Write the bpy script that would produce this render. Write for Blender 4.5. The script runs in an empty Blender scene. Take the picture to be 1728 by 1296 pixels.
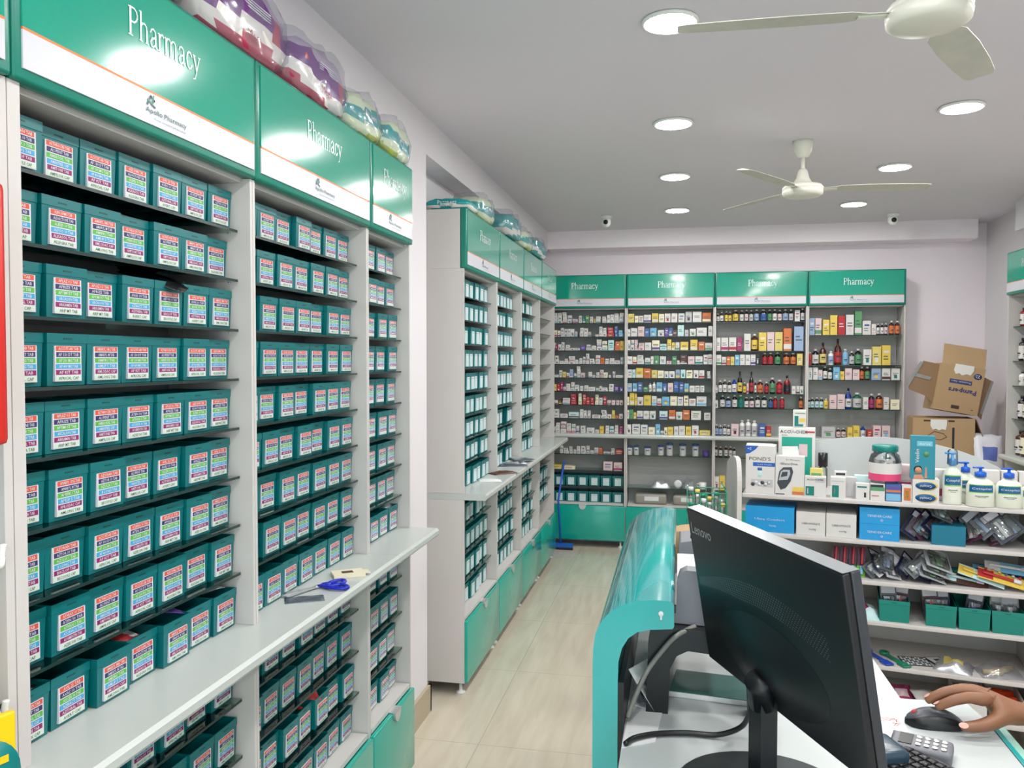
import bpy, bmesh, math, random
from mathutils import Vector, Matrix
random.seed(7)
PI = math.pi
SC = bpy.context.scene
COL = SC.collection

# ------------------------------------------------------------------ camera
cam_d = bpy.data.cameras.new('camera')
cam = bpy.data.objects.new('camera', cam_d)
COL.objects.link(cam)
cam_d.sensor_fit = 'HORIZONTAL'
cam_d.sensor_width = 36.0
cam_d.lens = 36.0 * 1378.07 / 1728.0
cam_d.clip_start = 0.02
cam_d.clip_end = 60
_y, _p, _r = math.radians(11.662), math.radians(-1.8), math.radians(0.048)
_F = Vector((-math.sin(_y) * math.cos(_p), math.cos(_y) * math.cos(_p), math.sin(_p)))
_R = Vector((math.cos(_y), math.sin(_y), 0))
_U = _R.cross(_F)
_R2 = _R * math.cos(_r) + _U * math.sin(_r)
_U2 = _U * math.cos(_r) - _R * math.sin(_r)
_M = Matrix((_R2, _U2, -_F)).transposed().to_4x4()
_M.translation = Vector((0, 0, 1.58))
cam.matrix_world = _M
SC.camera = cam
SC.view_settings.view_transform = 'Standard'
SC.view_settings.look = 'None'
SC.view_settings.gamma = 1.0
SC.view_settings.exposure = 1.27
SC.view_settings.use_curve_mapping = False

# ------------------------------------------------------------------ world: pale daylight outside the shop front
w = bpy.data.worlds.new('sky')
SC.world = w
w.use_nodes = True
bg = w.node_tree.nodes['Background']
bg.inputs['Color'].default_value = (0.80, 0.90, 1.0, 1)
bg.inputs['Strength'].default_value = 1.0
# added area light, standing in for daylight at the unseen shop front
LAMP_POWER = 78.0
FRONT_FILL_POWER = 16.0
ld = bpy.data.lights.new('daylight_fill', 'AREA')
ld.shape = 'RECTANGLE'
ld.size, ld.size_y = 2.9, 2.1
ld.energy = FRONT_FILL_POWER
ld.color = (0.86, 0.94, 1.0)
lo = bpy.data.objects.new('added_front_fill', ld)
lo.location = (0.55, -2.45, 1.35)
lo.rotation_euler = (PI / 2, 0, 0)
COL.objects.link(lo)

# ------------------------------------------------------------------ materials
def lin(c):
    c = c / 255.0
    return c / 12.92 if c <= 0.04045 else ((c + 0.055) / 1.055) ** 2.4
def rgb(r, g, b):
    return (lin(r), lin(g), lin(b), 1.0)
MATS = {}
def mat(name, col, rough=0.5, metal=0.0, coat=0.0, spec=0.5, noise=0.0, nscale=8.0, bump=0.0, alpha=1.0, emit=0.0):
    if name in MATS:
        return MATS[name]
    m = bpy.data.materials.new(name)
    m.use_nodes = True
    nt = m.node_tree
    b = nt.nodes['Principled BSDF']
    b.inputs['Base Color'].default_value = col
    b.inputs['Roughness'].default_value = rough
    b.inputs['Metallic'].default_value = metal
    b.inputs['Coat Weight'].default_value = coat
    b.inputs['Coat Roughness'].default_value = 0.06
    b.inputs['Specular IOR Level'].default_value = spec
    if alpha < 1:
        b.inputs['Alpha'].default_value = alpha
    if emit > 0:
        b.inputs['Emission Color'].default_value = col
        b.inputs['Emission Strength'].default_value = emit
    if noise > 0 or bump > 0:
        tc = nt.nodes.new('ShaderNodeTexCoord')
        nz = nt.nodes.new('ShaderNodeTexNoise')
        nz.inputs['Scale'].default_value = nscale
        nz.inputs['Detail'].default_value = 4
        nt.links.new(tc.outputs['Object'], nz.inputs['Vector'])
        if noise > 0:
            mx = nt.nodes.new('ShaderNodeMix')
            mx.data_type = 'RGBA'
            mx.inputs[6].default_value = tuple(max(0, c * (1 - noise)) for c in col[:3]) + (1,)
            mx.inputs[7].default_value = tuple(min(1, c * (1 + noise * .6)) for c in col[:3]) + (1,)
            nt.links.new(nz.outputs['Fac'], mx.inputs[0])
            nt.links.new(mx.outputs[2], b.inputs['Base Color'])
        if bump > 0:
            bp = nt.nodes.new('ShaderNodeBump')
            bp.inputs['Strength'].default_value = bump
            bp.inputs['Distance'].default_value = 0.01
            nt.links.new(nz.outputs['Fac'], bp.inputs['Height'])
            nt.links.new(bp.outputs['Normal'], b.inputs['Normal'])
    MATS[name] = m
    return m
def c3(name, r, g, b, rough=0.45, **k):
    return mat(name, rgb(r, g, b), rough, **k)

M_WALL = c3('wall_paint', 244, 235, 241, 0.75, noise=0.03, nscale=3)
M_WALLW = c3('wall_paint_white', 226, 222, 226, 0.75, noise=0.03, nscale=3)
M_CEIL = c3('ceiling_paint', 219, 215, 223, 0.85, noise=0.02, nscale=2)
M_LAM = c3('white_laminate', 204, 199, 196, 0.42, noise=0.02, nscale=5)
M_LAMG = c3('grey_laminate', 172, 172, 172, 0.5, noise=0.03, nscale=5)
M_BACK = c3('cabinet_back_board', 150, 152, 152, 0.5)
M_TOP = c3('worktop_laminate', 190, 195, 192, 0.3, noise=0.03, nscale=20)
M_SIGN = c3('sign_green', 4, 154, 130, 0.14, coat=0.8)
M_FRAME = c3('sign_frame_green', 0, 122, 104, 0.3)
M_ORANGE = c3('sign_orange', 226, 120, 50, 0.4)
M_SIGNW = c3('sign_white', 205, 205, 214, 0.3)
M_LETTER = c3('sign_lettering', 240, 250, 248, 0.4)
M_LOGO = c3('logo_dark_green', 40, 95, 95, 0.4)
M_DOOR = c3('door_green', 6, 164, 148, 0.2, coat=0.4)
M_BIN = c3('bin_teal', 0, 106, 110, 0.34)
M_BIN2 = c3('bin_teal_light', 0, 132, 118, 0.34)
M_BINN = c3('bin_notch', 0, 70, 72, 0.5)
M_COUNTER = c3('counter_gloss_teal', 0, 166, 168, 0.12, coat=1.0)
M_SILVER = c3('brushed_silver', 205, 207, 208, 0.3, metal=0.6)
M_WHITEP = c3('white_plastic', 235, 236, 232, 0.35)
M_BLACK = c3('black_plastic', 16, 18, 22, 0.35)
M_BLACKM = c3('monitor_black', 10, 14, 20, 0.42)
M_GREYP = c3('grey_plastic', 112, 113, 120, 0.45)
M_GREYD = c3('dark_grey_plastic', 62, 66, 74, 0.4)
M_PAPER = c3('paper_white', 222, 224, 224, 0.7)
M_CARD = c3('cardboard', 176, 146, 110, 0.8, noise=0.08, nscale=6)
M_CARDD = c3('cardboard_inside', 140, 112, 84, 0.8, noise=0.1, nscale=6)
M_FAN = c3('fan_white', 222, 220, 208, 0.35)
M_FAND = c3('fan_dusty_blade', 196, 196, 184, 0.5, noise=0.2, nscale=14)
M_FILM = None

def glass_mat(name, tint, edge=False, amount=0.12, rough=0.03, white=0.0):
    m = bpy.data.materials.new(name)
    m.use_nodes = True
    nt = m.node_tree
    nt.nodes.clear()
    out = nt.nodes.new('ShaderNodeOutputMaterial')
    tr = nt.nodes.new('ShaderNodeBsdfTransparent')
    tr.inputs['Color'].default_value = tint
    gl = nt.nodes.new('ShaderNodeBsdfGlossy')
    gl.inputs['Roughness'].default_value = rough
    gl.inputs['Color'].default_value = (0.9, 0.95, 0.93, 1)
    fr = nt.nodes.new('ShaderNodeFresnel')
    fr.inputs['IOR'].default_value = 1.5
    ml = nt.nodes.new('ShaderNodeMath')
    ml.operation = 'ADD'
    ml.inputs[1].default_value = amount
    nt.links.new(fr.outputs[0], ml.inputs[0])
    mx = nt.nodes.new('ShaderNodeMixShader')
    nt.links.new(ml.outputs[0], mx.inputs[0])
    nt.links.new(tr.outputs[0], mx.inputs[1])
    nt.links.new(gl.outputs[0], mx.inputs[2])
    if rough > .1:
        for l in list(nt.links):
            if l.to_node == mx and l.to_socket == mx.inputs[0]: nt.links.remove(l)
        mx.inputs[0].default_value = amount + .05
    last = mx
    if white > 0:
        df = nt.nodes.new('ShaderNodeBsdfDiffuse')
        df.inputs['Color'].default_value = (0.75, 0.76, 0.78, 1)
        m2 = nt.nodes.new('ShaderNodeMixShader')
        m2.inputs[0].default_value = white
        nt.links.new(mx.outputs[0], m2.inputs[1])
        nt.links.new(df.outputs[0], m2.inputs[2])
        last = m2
    nt.links.new(last.outputs[0], out.inputs['Surface'])
    MATS[name] = m
    return m
M_GLASS = glass_mat('shelf_glass', (0.72, 0.86, 0.80, 1), amount=0.03)
M_FILM = glass_mat('clear_plastic_film', (0.90, 0.90, 0.93, 1), amount=0.04, rough=0.14, white=0.07)
M_CLEAR = glass_mat('clear_plastic', (0.95, 0.97, 0.97, 1), amount=0.04, rough=0.08, white=0.04)
M_GEDGE = c3('glass_edge', 32, 52, 50, 0.25)

def floor_mat():
    m = bpy.data.materials.new('floor_marble_tile')
    m.use_nodes = True
    nt = m.node_tree
    b = nt.nodes['Principled BSDF']
    b.inputs['Roughness'].default_value = 0.14
    tc = nt.nodes.new('ShaderNodeTexCoord')
    mp = nt.nodes.new('ShaderNodeMapping')
    mp.inputs['Scale'].default_value = (14, 1.6, 1)
    mp.inputs['Rotation'].default_value = (0, 0, 0.12)
    nz = nt.nodes.new('ShaderNodeTexNoise')
    nz.inputs['Scale'].default_value = 1.6
    nz.inputs['Detail'].default_value = 6
    nz.inputs['Distortion'].default_value = 0.4
    nt.links.new(tc.outputs['Object'], mp.inputs['Vector'])
    nt.links.new(mp.outputs[0], nz.inputs['Vector'])
    cr = nt.nodes.new('ShaderNodeValToRGB')
    cr.color_ramp.elements[0].position = 0.35
    cr.color_ramp.elements[0].color = rgb(196, 186, 168)
    cr.color_ramp.elements[1].position = 0.65
    cr.color_ramp.elements[1].color = rgb(206, 198, 180)
    nt.links.new(nz.outputs['Fac'], cr.inputs[0])
    br = nt.nodes.new('ShaderNodeTexBrick')
    br.offset = 0
    br.inputs['Scale'].default_value = 1
    br.inputs['Brick Width'].default_value = 0.8
    br.inputs['Row Height'].default_value = 0.8
    br.inputs['Mortar Size'].default_value = 0.002
    br.inputs['Mortar'].default_value = rgb(178, 168, 150)
    nt.links.new(tc.outputs['Object'], br.inputs['Vector'])
    nt.links.new(cr.outputs[0], br.inputs['Color1'])
    nt.links.new(cr.outputs[0], br.inputs['Color2'])
    nt.links.new(br.outputs['Color'], b.inputs['Base Color'])
    return m
M_FLOOR = floor_mat()

# ------------------------------------------------------------------ mesh helpers
class MB:
    def __init__(s):
        s.v = []; s.f = []; s.m = []; s.mats = []; s.sm = []
    def mi(s, m):
        if m not in s.mats: s.mats.append(m)
        return s.mats.index(m)
    def add(s, vs, fs, m, T=None, smooth=False):
        o = len(s.v)
        if T is not None: vs = [T @ Vector(q) for q in vs]
        s.v += [tuple(q) for q in vs]
        i = s.mi(m)
        for f in fs:
            s.f.append([o + k for k in f]); s.m.append(i); s.sm.append(smooth)
        return s
    def box(s, x0, x1, y0, y1, z0, z1, m, T=None):
        vs = [(x0,y0,z0),(x1,y0,z0),(x1,y1,z0),(x0,y1,z0),(x0,y0,z1),(x1,y0,z1),(x1,y1,z1),(x0,y1,z1)]
        return s.add(vs, [(0,3,2,1),(4,5,6,7),(0,1,5,4),(1,2,6,5),(2,3,7,6),(3,0,4,7)], m, T)
    def rbox(s, x0, x1, y0, y1, z0, z1, r, m, T=None, seg=2):
        bm = bmesh.new()
        bmesh.ops.create_cube(bm, size=1)
        for v in bm.verts:
            v.co = Vector(((x0+x1)/2 + v.co.x*(x1-x0), (y0+y1)/2 + v.co.y*(y1-y0), (z0+z1)/2 + v.co.z*(z1-z0)))
        bmesh.ops.bevel(bm, geom=list(bm.edges), offset=r, segments=seg, affect='EDGES', profile=0.6)
        bm.verts.index_update()
        s.add([v.co.copy() for v in bm.verts], [[v.index for v in f.verts] for f in bm.faces], m, T, True)
        bm.free()
        return s
    def prism(s, poly, a0, a1, m, axis='y', T=None, smooth=False):
        n = len(poly)
        def P(p, a):
            if axis == 'y': return (p[0], a, p[1])
            if axis == 'x': return (a, p[0], p[1])
            return (p[0], p[1], a)
        vs = [P(p, a0) for p in poly] + [P(p, a1) for p in poly]
        s.add(vs, [list(range(n))[::-1], list(range(n, 2*n))], m, T)
        s.add(vs, [(i, (i+1) % n, n+(i+1) % n, n+i) for i in range(n)], m, T, smooth)
        return s
    def lathe(s, prof, m, T=None, seg=16, cx=0, cy=0, cap=True, sx=1, sy=1):
        vs = []; fs = []
        for r, z in prof:
            for k in range(seg):
                a = 2*PI*k/seg
                vs.append((cx + r*math.cos(a)*sx, cy + r*math.sin(a)*sy, z))
        for i in range(len(prof)-1):
            for k in range(seg):
                fs.append((i*seg+k, i*seg+(k+1) % seg, (i+1)*seg+(k+1) % seg, (i+1)*seg+k))
        if cap:
            fs.append(list(range(seg))[::-1]); fs.append([(len(prof)-1)*seg+k for k in range(seg)])
        return s.add(vs, fs, m, T, True)
    def tube(s, pts, r, m, seg=8, T=None):
        pts = [Vector(p) for p in pts]
        vs = []; fs = []
        n = len(pts)
        up = Vector((0, 0, 1))
        for i, p in enumerate(pts):
            t = (pts[min(i+1, n-1)] - pts[max(i-1, 0)]).normalized()
            a = t.cross(up)
            if a.length < 1e-3: a = t.cross(Vector((1, 0, 0)))
            a.normalize(); b = a.cross(t)
            rr = r[i] if isinstance(r, (list, tuple)) else r
            for k in range(seg):
                q = 2*PI*k/seg
                vs.append(p + a*rr*math.cos(q) + b*rr*math.sin(q))
        for i in range(n-1):
            for k in range(seg):
                fs.append((i*seg+k, i*seg+(k+1) % seg, (i+1)*seg+(k+1) % seg, (i+1)*seg+k))
        fs.append(list(range(seg))); fs.append([(n-1)*seg+k for k in range(seg)][::-1])
        return s.add(vs, fs, m, T, True)
    def mesh(s, name):
        me = bpy.data.meshes.new(name)
        me.from_pydata([tuple(q) for q in s.v], [], s.f)
        for m in s.mats: me.materials.append(m)
        me.polygons.foreach_set('material_index', s.m)
        me.polygons.foreach_set('use_smooth', s.sm)
        me.update()
        bm = bmesh.new(); bm.from_mesh(me)
        bmesh.ops.recalc_face_normals(bm, faces=bm.faces)
        bm.to_mesh(me); bm.free()
        return me

def smooth_path(pts, n=6):
    pts = [Vector(p) for p in pts]
    out = []
    P = [pts[0]] + pts + [pts[-1]]
    for i in range(1, len(P)-2):
        for k in range(n):
            t = k/n
            a, b, c, d = P[i-1], P[i], P[i+1], P[i+2]
            out.append(0.5*((2*b) + (-a+c)*t + (2*a-5*b+4*c-d)*t*t + (-a+3*b-3*c+d)*t**3))
    out.append(pts[-1])
    return out

def tag(o, label=None, cat=None, group=None, kind=None):
    if label: o['label'] = label
    if cat: o['category'] = cat
    if group: o['group'] = group
    if kind: o['kind'] = kind
    return o
def thing(name, label, cat, loc=(0,0,0), rz=0, group=None):
    o = bpy.data.objects.new(name, None); COL.objects.link(o)
    o.empty_display_size = 0.05
    o.location = loc; o.rotation_euler = (0, 0, rz)
    return tag(o, label, cat, group)
def obj(name, me, parent=None, loc=None, rot=None, label=None):
    if isinstance(me, MB): me = me.mesh(name)
    o = bpy.data.objects.new(name, me); COL.objects.link(o)
    if parent is not None: o.parent = parent
    if loc is not None: o.location = loc
    if rot is not None: o.rotation_euler = rot
    if label: o['label'] = label
    return o
def struct(name, mb):
    o = obj(name, mb); o['kind'] = 'structure'; return o
def bev(o, w_=0.002, seg=2):
    m = o.modifiers.new('bevel', 'BEVEL'); m.width = w_; m.segments = seg; m.limit_method = 'ANGLE'
    return o

# ------------------------------------------------------------------ lettering
_TX = {}
def text_geo(s, size=1.0, res=1, bold=0.0):
    k = (s, res, bold)
    if k not in _TX:
        cu = bpy.data.curves.new('t', 'FONT'); cu.body = s; cu.size = 1; cu.resolution_u = res
        cu.align_x = 'CENTER'; cu.align_y = 'CENTER'; cu.offset = bold
        o = bpy.data.objects.new('t', cu); COL.objects.link(o)
        dg = bpy.context.evaluated_depsgraph_get()
        me = bpy.data.meshes.new_from_object(o.evaluated_get(dg))
        _TX[k] = ([tuple(v.co) for v in me.vertices], [list(p.vertices) for p in me.polygons])
        bpy.data.objects.remove(o); bpy.data.curves.remove(cu); bpy.data.meshes.remove(me)
    return _TX[k]
def add_text(mb, s, cx, z, h, m, y=-0.0012, width=None, T=None, res=1, bold=0.0, flip=False):
    """flat lettering in the local xz plane, facing -y; h is the cap height"""
    vs, fs = text_geo(s, res=res, bold=bold)
    if not vs: return
    x0 = min(v[0] for v in vs); x1 = max(v[0] for v in vs); y0 = min(v[1] for v in vs); y1 = max(v[1] for v in vs)
    sy = h/(y1-y0); sx = sy if width is None else width/(x1-x0)
    g = -1 if flip else 1
    mb.add([(cx + g*(v[0]-(x0+x1)/2)*sx, y, z + g*(v[1]-(y0+y1)/2)*sy) for v in vs], fs, m, T)

GL = {  # serif capitals / lower case for the sign, drawn as strokes: (points, width)
 'P': (.95, [([(.2,0),(.2,1.42)],.15),([(.2,1.4),(.55,1.4),(.74,1.28),(.8,1.07),(.74,.86),(.55,.72),(.2,.7)],.09),([(.8,1.2),(.8,.94)],.1),([(.02,.03),(.42,.03)],.06),([(.02,1.39),(.3,1.39)],.06)]),
 'h': (.92, [([(.16,0),(.16,1.5)],.13),([(.16,.74),(.3,.92),(.5,.96),(.66,.84),(.69,.62)],.09),([(.69,.7),(.69,0)],.13),([(.02,.03),(.32,.03)],.06),([(.55,.03),(.85,.03)],.06),([(.02,1.46),(.2,1.48)],.06)]),
 'a': (.78, [([(.12,.74),(.2,.9),(.38,.97),(.55,.86),(.57,.62)],.09),([(.57,.7),(.57,.14),(.72,.04)],.12),([(.57,.56),(.26,.46),(.12,.26),(.2,.07),(.36,.05),(.57,.22)],.1)]),
 'r': (.64, [([(.16,0),(.16,.92)],.13),([(.16,.68),(.3,.9),(.46,.95),(.56,.85)],.1),([(.02,.03),(.34,.03)],.06),([(.02,.91),(.18,.93)],.06)]),
 'm': (1.34, [([(.16,0),(.16,.92)],.13),([(.16,.74),(.3,.92),(.46,.96),(.6,.84),(.62,.6)],.09),([(.62,.7),(.62,0)],.13),([(.62,.74),(.78,.92),(.94,.96),(1.08,.84),(1.1,.6)],.09),([(1.1,.7),(1.1,0)],.13),([(.02,.03),(.32,.03)],.06),([(.48,.03),(.77,.03)],.06),([(.96,.03),(1.25,.03)],.06),([(.02,.91),(.18,.93)],.06)]),
 'c': (.76, [([(.66,.76),(.54,.93),(.36,.95),(.19,.8),(.14,.5),(.2,.2),(.38,.05),(.56,.1),(.68,.27)],.11)]),
 'y': (.86, [([(.14,.92),(.44,.1)],.13),([(.74,.92),(.42,.02),(.28,-.32),(.1,-.38)],.07),([(.0,.93),(.3,.93)],.06),([(.58,.93),(.86,.93)],.06)]),
}
def ribbon(mb, pts, wd, m, y, T=None):
    for i in range(len(pts)-1):
        (x0, z0), (x1, z1) = pts[i], pts[i+1]
        dx, dz = x1-x0, z1-z0; L = math.hypot(dx, dz) or 1
        ex, ez = dx/L*wd*.35*(0 if len(pts) == 2 else 1), dz/L*wd*.35*(0 if len(pts) == 2 else 1)
        nx, nz = -dz/L*wd/2, dx/L*wd/2
        mb.add([(x0-ex+nx, y, z0-ez+nz), (x0-ex-nx, y, z0-ez-nz), (x1+ex-nx, y, z1+ez-nz), (x1+ex+nx, y, z1+ez+nz)], [(0,1,2,3)], m, T)
def serif_word(mb, word, cx, zbase, xh, m, y, cond=1.0):
    tot = sum(GL[c][0] for c in word)*xh*cond
    x = cx - tot/2
    for c in word:
        adv, st = GL[c]
        for pts, wd in st:
            ribbon(mb, [(x + p[0]*xh*cond, zbase + p[1]*xh) for p in pts], wd*xh, m, y)
        x += adv*xh*cond

# ------------------------------------------------------------------ room
FL = MB().box(-1.45, 2.6, -2.6, 7.3, -0.06, 0, M_FLOOR); struct('floor', FL)
struct('ceiling', MB().box(-1.45, 2.6, -2.6, 7.3, 2.639, 2.70, M_CEIL))
struct('wall_left', MB().box(-1.35, -1.215, -2.6, 7.3, 0, 2.639, M_WALLW))
struct('wall_back', MB().box(-1.215, 2.45, 7.03, 7.3, 0, 2.639, M_WALL))
struct('wall_right', MB().box(2.335, 2.45, -2.6, 7.03, 0, 2.639, M_WALLW))
# shop front: piers, lintel and a glass pane looking out on daylight
wf = MB()
wf.box(-1.215, -0.95, -2.6, -2.5, 0, 2.639, M_WALL); wf.box(2.05, 2.335, -2.6, -2.5, 0, 2.639, M_WALL)
wf.box(-0.95, 2.05, -2.6, -2.5, 2.45, 2.639, M_WALL)
struct('wall_front', wf)
struct('window_1', MB().box(-0.95, 2.05, -2.56, -2.55, 0, 2.45, M_GLASS))
# beams and the column under the left beam
struct('trim_1', MB().box(-1.215, -1.10, -2.5, 6.80, 2.475, 2.639, M_WALLW))
struct('trim_2', MB().box(-1.10, 2.20, 6.80, 7.03, 2.495, 2.639, M_WALL))
struct('trim_3', MB().box(2.20, 2.335, -2.5, 6.1, 2.44, 2.639, M_WALLW))
struct('wall_column', MB().box(-1.215, -1.10, 2.90, 3.46, 0.0, 2.475, M_WALLW))
struct('baseboard_left', MB().box(-1.10, -1.085, 2.90, 3.475, 0, 0.12, c3('baseboard_tile', 176, 162, 138, 0.25)).box(-1.215, -1.085, 3.46, 3.475, 0, 0.12, MATS['baseboard_tile']))

# ------------------------------------------------------------------ ceiling lights
M_LED = bpy.data.materials.new('lit_panel'); M_LED.use_nodes = True
_b = M_LED.node_tree.nodes['Principled BSDF']
_b.inputs['Base Color'].default_value = (1, 1, 1, 1)
_b.inputs['Emission Color'].default_value = (1.0, 0.985, 0.955, 1)
_b.inputs['Emission Strength'].default_value = LAMP_POWER
led = MB().lathe([(0.0001, 2.628), (0.078, 2.628), (0.080, 2.634)], M_LED, seg=32, cap=False).mesh('diffuser')
rim = MB().lathe([(0.080, 2.639), (0.088, 2.637), (0.090, 2.632), (0.086, 2.627), (0.079, 2.627), (0.079, 2.634)], M_WHITEP, seg=32, cap=False).mesh('rim')
lights = [(-.04, 2.64, 'first, nearest and largest of the left row'), (-.04, 3.77, 'second of the left row'), (-.04, 4.86, 'third of the left row'),
          (-.03, 5.96, 'last and smallest of the left row'), (1.148, 3.77, 'nearest of the right row, beside the second fan'), (1.148, 4.86, 'middle one of the right row, above the long blade'), (1.148, 5.96, 'last of the right row, beyond the fan'),
          (-.04, 1.50, 'overhead just outside the picture, over the left aisle'), (-.04, 0.40, 'overhead by the entrance side, left row'), (1.148, 2.64, 'outside the picture, right row over the counter'), (1.148, 1.5, 'outside the picture, right row behind'), (1.148, 0.4, 'outside the picture, right row by entrance'), (-.04, -.7, 'near the shop front, left row'), (1.148, -.7, 'near the shop front, right row')]
for x, y, s in lights:
    t = thing('ceiling_light', 'round lit ceiling panel light, ' + s, 'ceiling light', (x, y, 0), 0, 'round ceiling lights')
    obj('diffuser', led, t); obj('rim', rim, t)

# ------------------------------------------------------------------ ceiling fans
def fan(x, y, angs, label, zb=2.41, tilt=0.0):
    t = thing('ceiling_fan', label, 'ceiling fan', (x, y, 0), 0, 'ceiling fans')
    z = zb
    obj('canopy', MB().lathe([(.048, 2.639), (.047, 2.625), (.040, 2.59), (.026, 2.563), (.014, 2.558)], M_FAN, seg=24), t)
    obj('downrod', MB().lathe([(.0095, 2.56), (.0095, z+.06)], M_FAN, seg=12), t)
    obj('motor_housing', MB().lathe([(.012, z+.095), (.022, z+.085), (.030, z+.05), (.046, z+.022), (.088, z+.012), (.096, z+.0), (.096, z-.006), (.091, z-.009), (.096, z-.012), (.094, z-.03), (.080, z-.040), (.045, z-.044), (.0001, z-.045)], M_FAN, seg=36), t)
    for a in angs:
        b = MB()
        T = Matrix.Rotation(math.radians(a), 4, 'Z') @ Matrix.Translation((0, 0, z-.003)) @ Matrix.Rotation(math.radians(-8), 4, 'X')
        prof = [(.07, -.02, .02), (.14, -.026, .026), (.18, -.045, .048), (.30, -.05, .053), (.45, -.046, .05), (.56, -.038, .044), (.585, -.028, .033)]
        n = len(prof); vs = []
        for px, a0, a1 in prof:
            vs += [(px, a0, -.0015), (px, (a0+a1)/2, .004), (px, a1, -.0015), (px, a1, -.0035), (px, a0, -.0035)]
        fs = []
        for i in range(n-1):
            for k in range(5): fs.append((i*5+k, i*5+(k+1) % 5, (i+1)*5+(k+1) % 5, (i+1)*5+k))
        fs += [(0,1,2,3,4), tuple((n-1)*5+k for k in range(5))]
        b.add(vs, fs, M_FAND, T)
        obj('blade', b, t)
        obj('blade_bracket', MB().box(.05, .16, -.012, .012, -.007, -.001, M_FAN, T), t)
    return t
fan(0.577, 4.216, [4, 124, 237], 'white three-blade ceiling fan on a rod in mid ceiling, seen whole')
fan(0.571, 2.127, [181, 301, 61], 'white ceiling fan at the top right corner, only hub and blades in view')

# ------------------------------------------------------------------ cctv cameras
for x, y, s in ((-.549, 6.114, 'left of the two, above the leftmost back cabinets'), (1.509, 6.43, 'right of the two, above the carton corner')):
    t = thing('security_camera', 'small white dome camera on the ceiling, ' + s, 'security camera', (x, y, 0), 0, 'ceiling cameras')
    obj('base', MB().lathe([(.040, 2.639), (.042, 2.625), (.036, 2.615)], M_WHITEP, seg=20), t)
    obj('camera_ball', MB().lathe([(.030, 2.62), (.036, 2.60), (.033, 2.575), (.02, 2.558), (.001, 2.553)], M_WHITEP, seg=20), t)
    obj('lens', MB().lathe([(.017, 0), (.017, .012), (.001, .014)], M_BLACK, Matrix.Translation((0, -.028, 2.588)) @ Matrix.Rotation(1.75, 4, 'X'), seg=16), t)

# ------------------------------------------------------------------ cabinets
SH_UP = [1.876, 1.762, 1.647, 1.533, 1.419, 1.305, 1.192, 1.078]
SH_LO = [0.777, 0.642, 0.507]
D = 0.235
_sign = {}
def sign_mesh(wd):
    """lettering and strip of a header sign, local xz plane facing -y; returns three meshes"""
    k = round(wd, 3)
    if k in _sign: return _sign[k]
    body = MB().rbox(0.001, wd-0.001, 0.0, .030, 1.995, 2.271, .006, M_FRAME).box(.0005, wd-.0005, .0305, D, 1.995, 2.268, M_LAM)
    panel = MB().box(.016, wd-.016, -.003, .004, 2.074, 2.262, M_SIGN).box(.016, wd-.016, -.0032, .004, 2.0705, 2.0745, M_ORANGE)
    panel.box(.016, wd-.016, -.003, .004, 2.013, 2.0705, M_SIGNW)
    let = MB()
    serif_word(let, 'Pharmacy', wd/2+.012, 2.155, .036, M_LETTER, -.0042, .88)
    logo = MB()
    cx = wd/2 + .01
    add_text(logo, 'Apollo Pharmacy', cx, 2.0365, .012, M_LOGO, y=-.0042, width=.125, res=2)
    add_text(logo, 'Your trusted pharmacy', cx+.01, 2.0245, .0035, M_LOGO, y=-.0042, width=.10)
    ribbon(logo, [(cx-.058, 2.047), (cx-.048, 2.064), (cx-.038, 2.058), (cx-.046, 2.05), (cx-.036, 2.046)], .004, M_LOGO, -.0042)
    ribbon(logo, [(cx-.056, 2.056), (cx-.044, 2.05), (cx-.040, 2.066)], .004, MATS['sign_frame_green'], -.0044)
    _sign[k] = (body.mesh('header_box'), panel.mesh('sign_panel'), let.mesh('lettering'), logo.mesh('logo'))
    return _sign[k]
def glass_shelf_mesh(wd, y0=.040, y1=None):
    y1 = y1 or D-.02
    m = MB().box(.018, wd-.018, y0+.0008, y1, -.0058, -.0002, M_GLASS)
    m.box(.018, wd-.018, y0, y0+.0008, -.006, 0, M_GEDGE)
    return m.mesh('glass_shelf')
door_cache = {}
def door_meshes(wd, h0=.062, h1=.352):
    k = (round(wd, 3), h0, h1)
    if k not in door_cache:
        d = MB().rbox(.003, wd-.003, -.003, .014, h0, h1, .004, M_DOOR)
        hd = MB()
        pts = [(.030*math.cos(a), .030*math.sin(a)) for a in [PI + PI*i/12 for i in range(13)]]
        hd.prism([(wd/2+p[0], h1+.002+p[1]*1.25) for p in pts], -.012, -.0035, M_SILVER, 'y')
        hd.box(wd/2-.030, wd/2+.030, -.012, .016, h1+.001, h1+.004, M_SILVER)
        door_cache[k] = (d.mesh('door'), hd.mesh('handle'))
    return door_cache[k]
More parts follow.
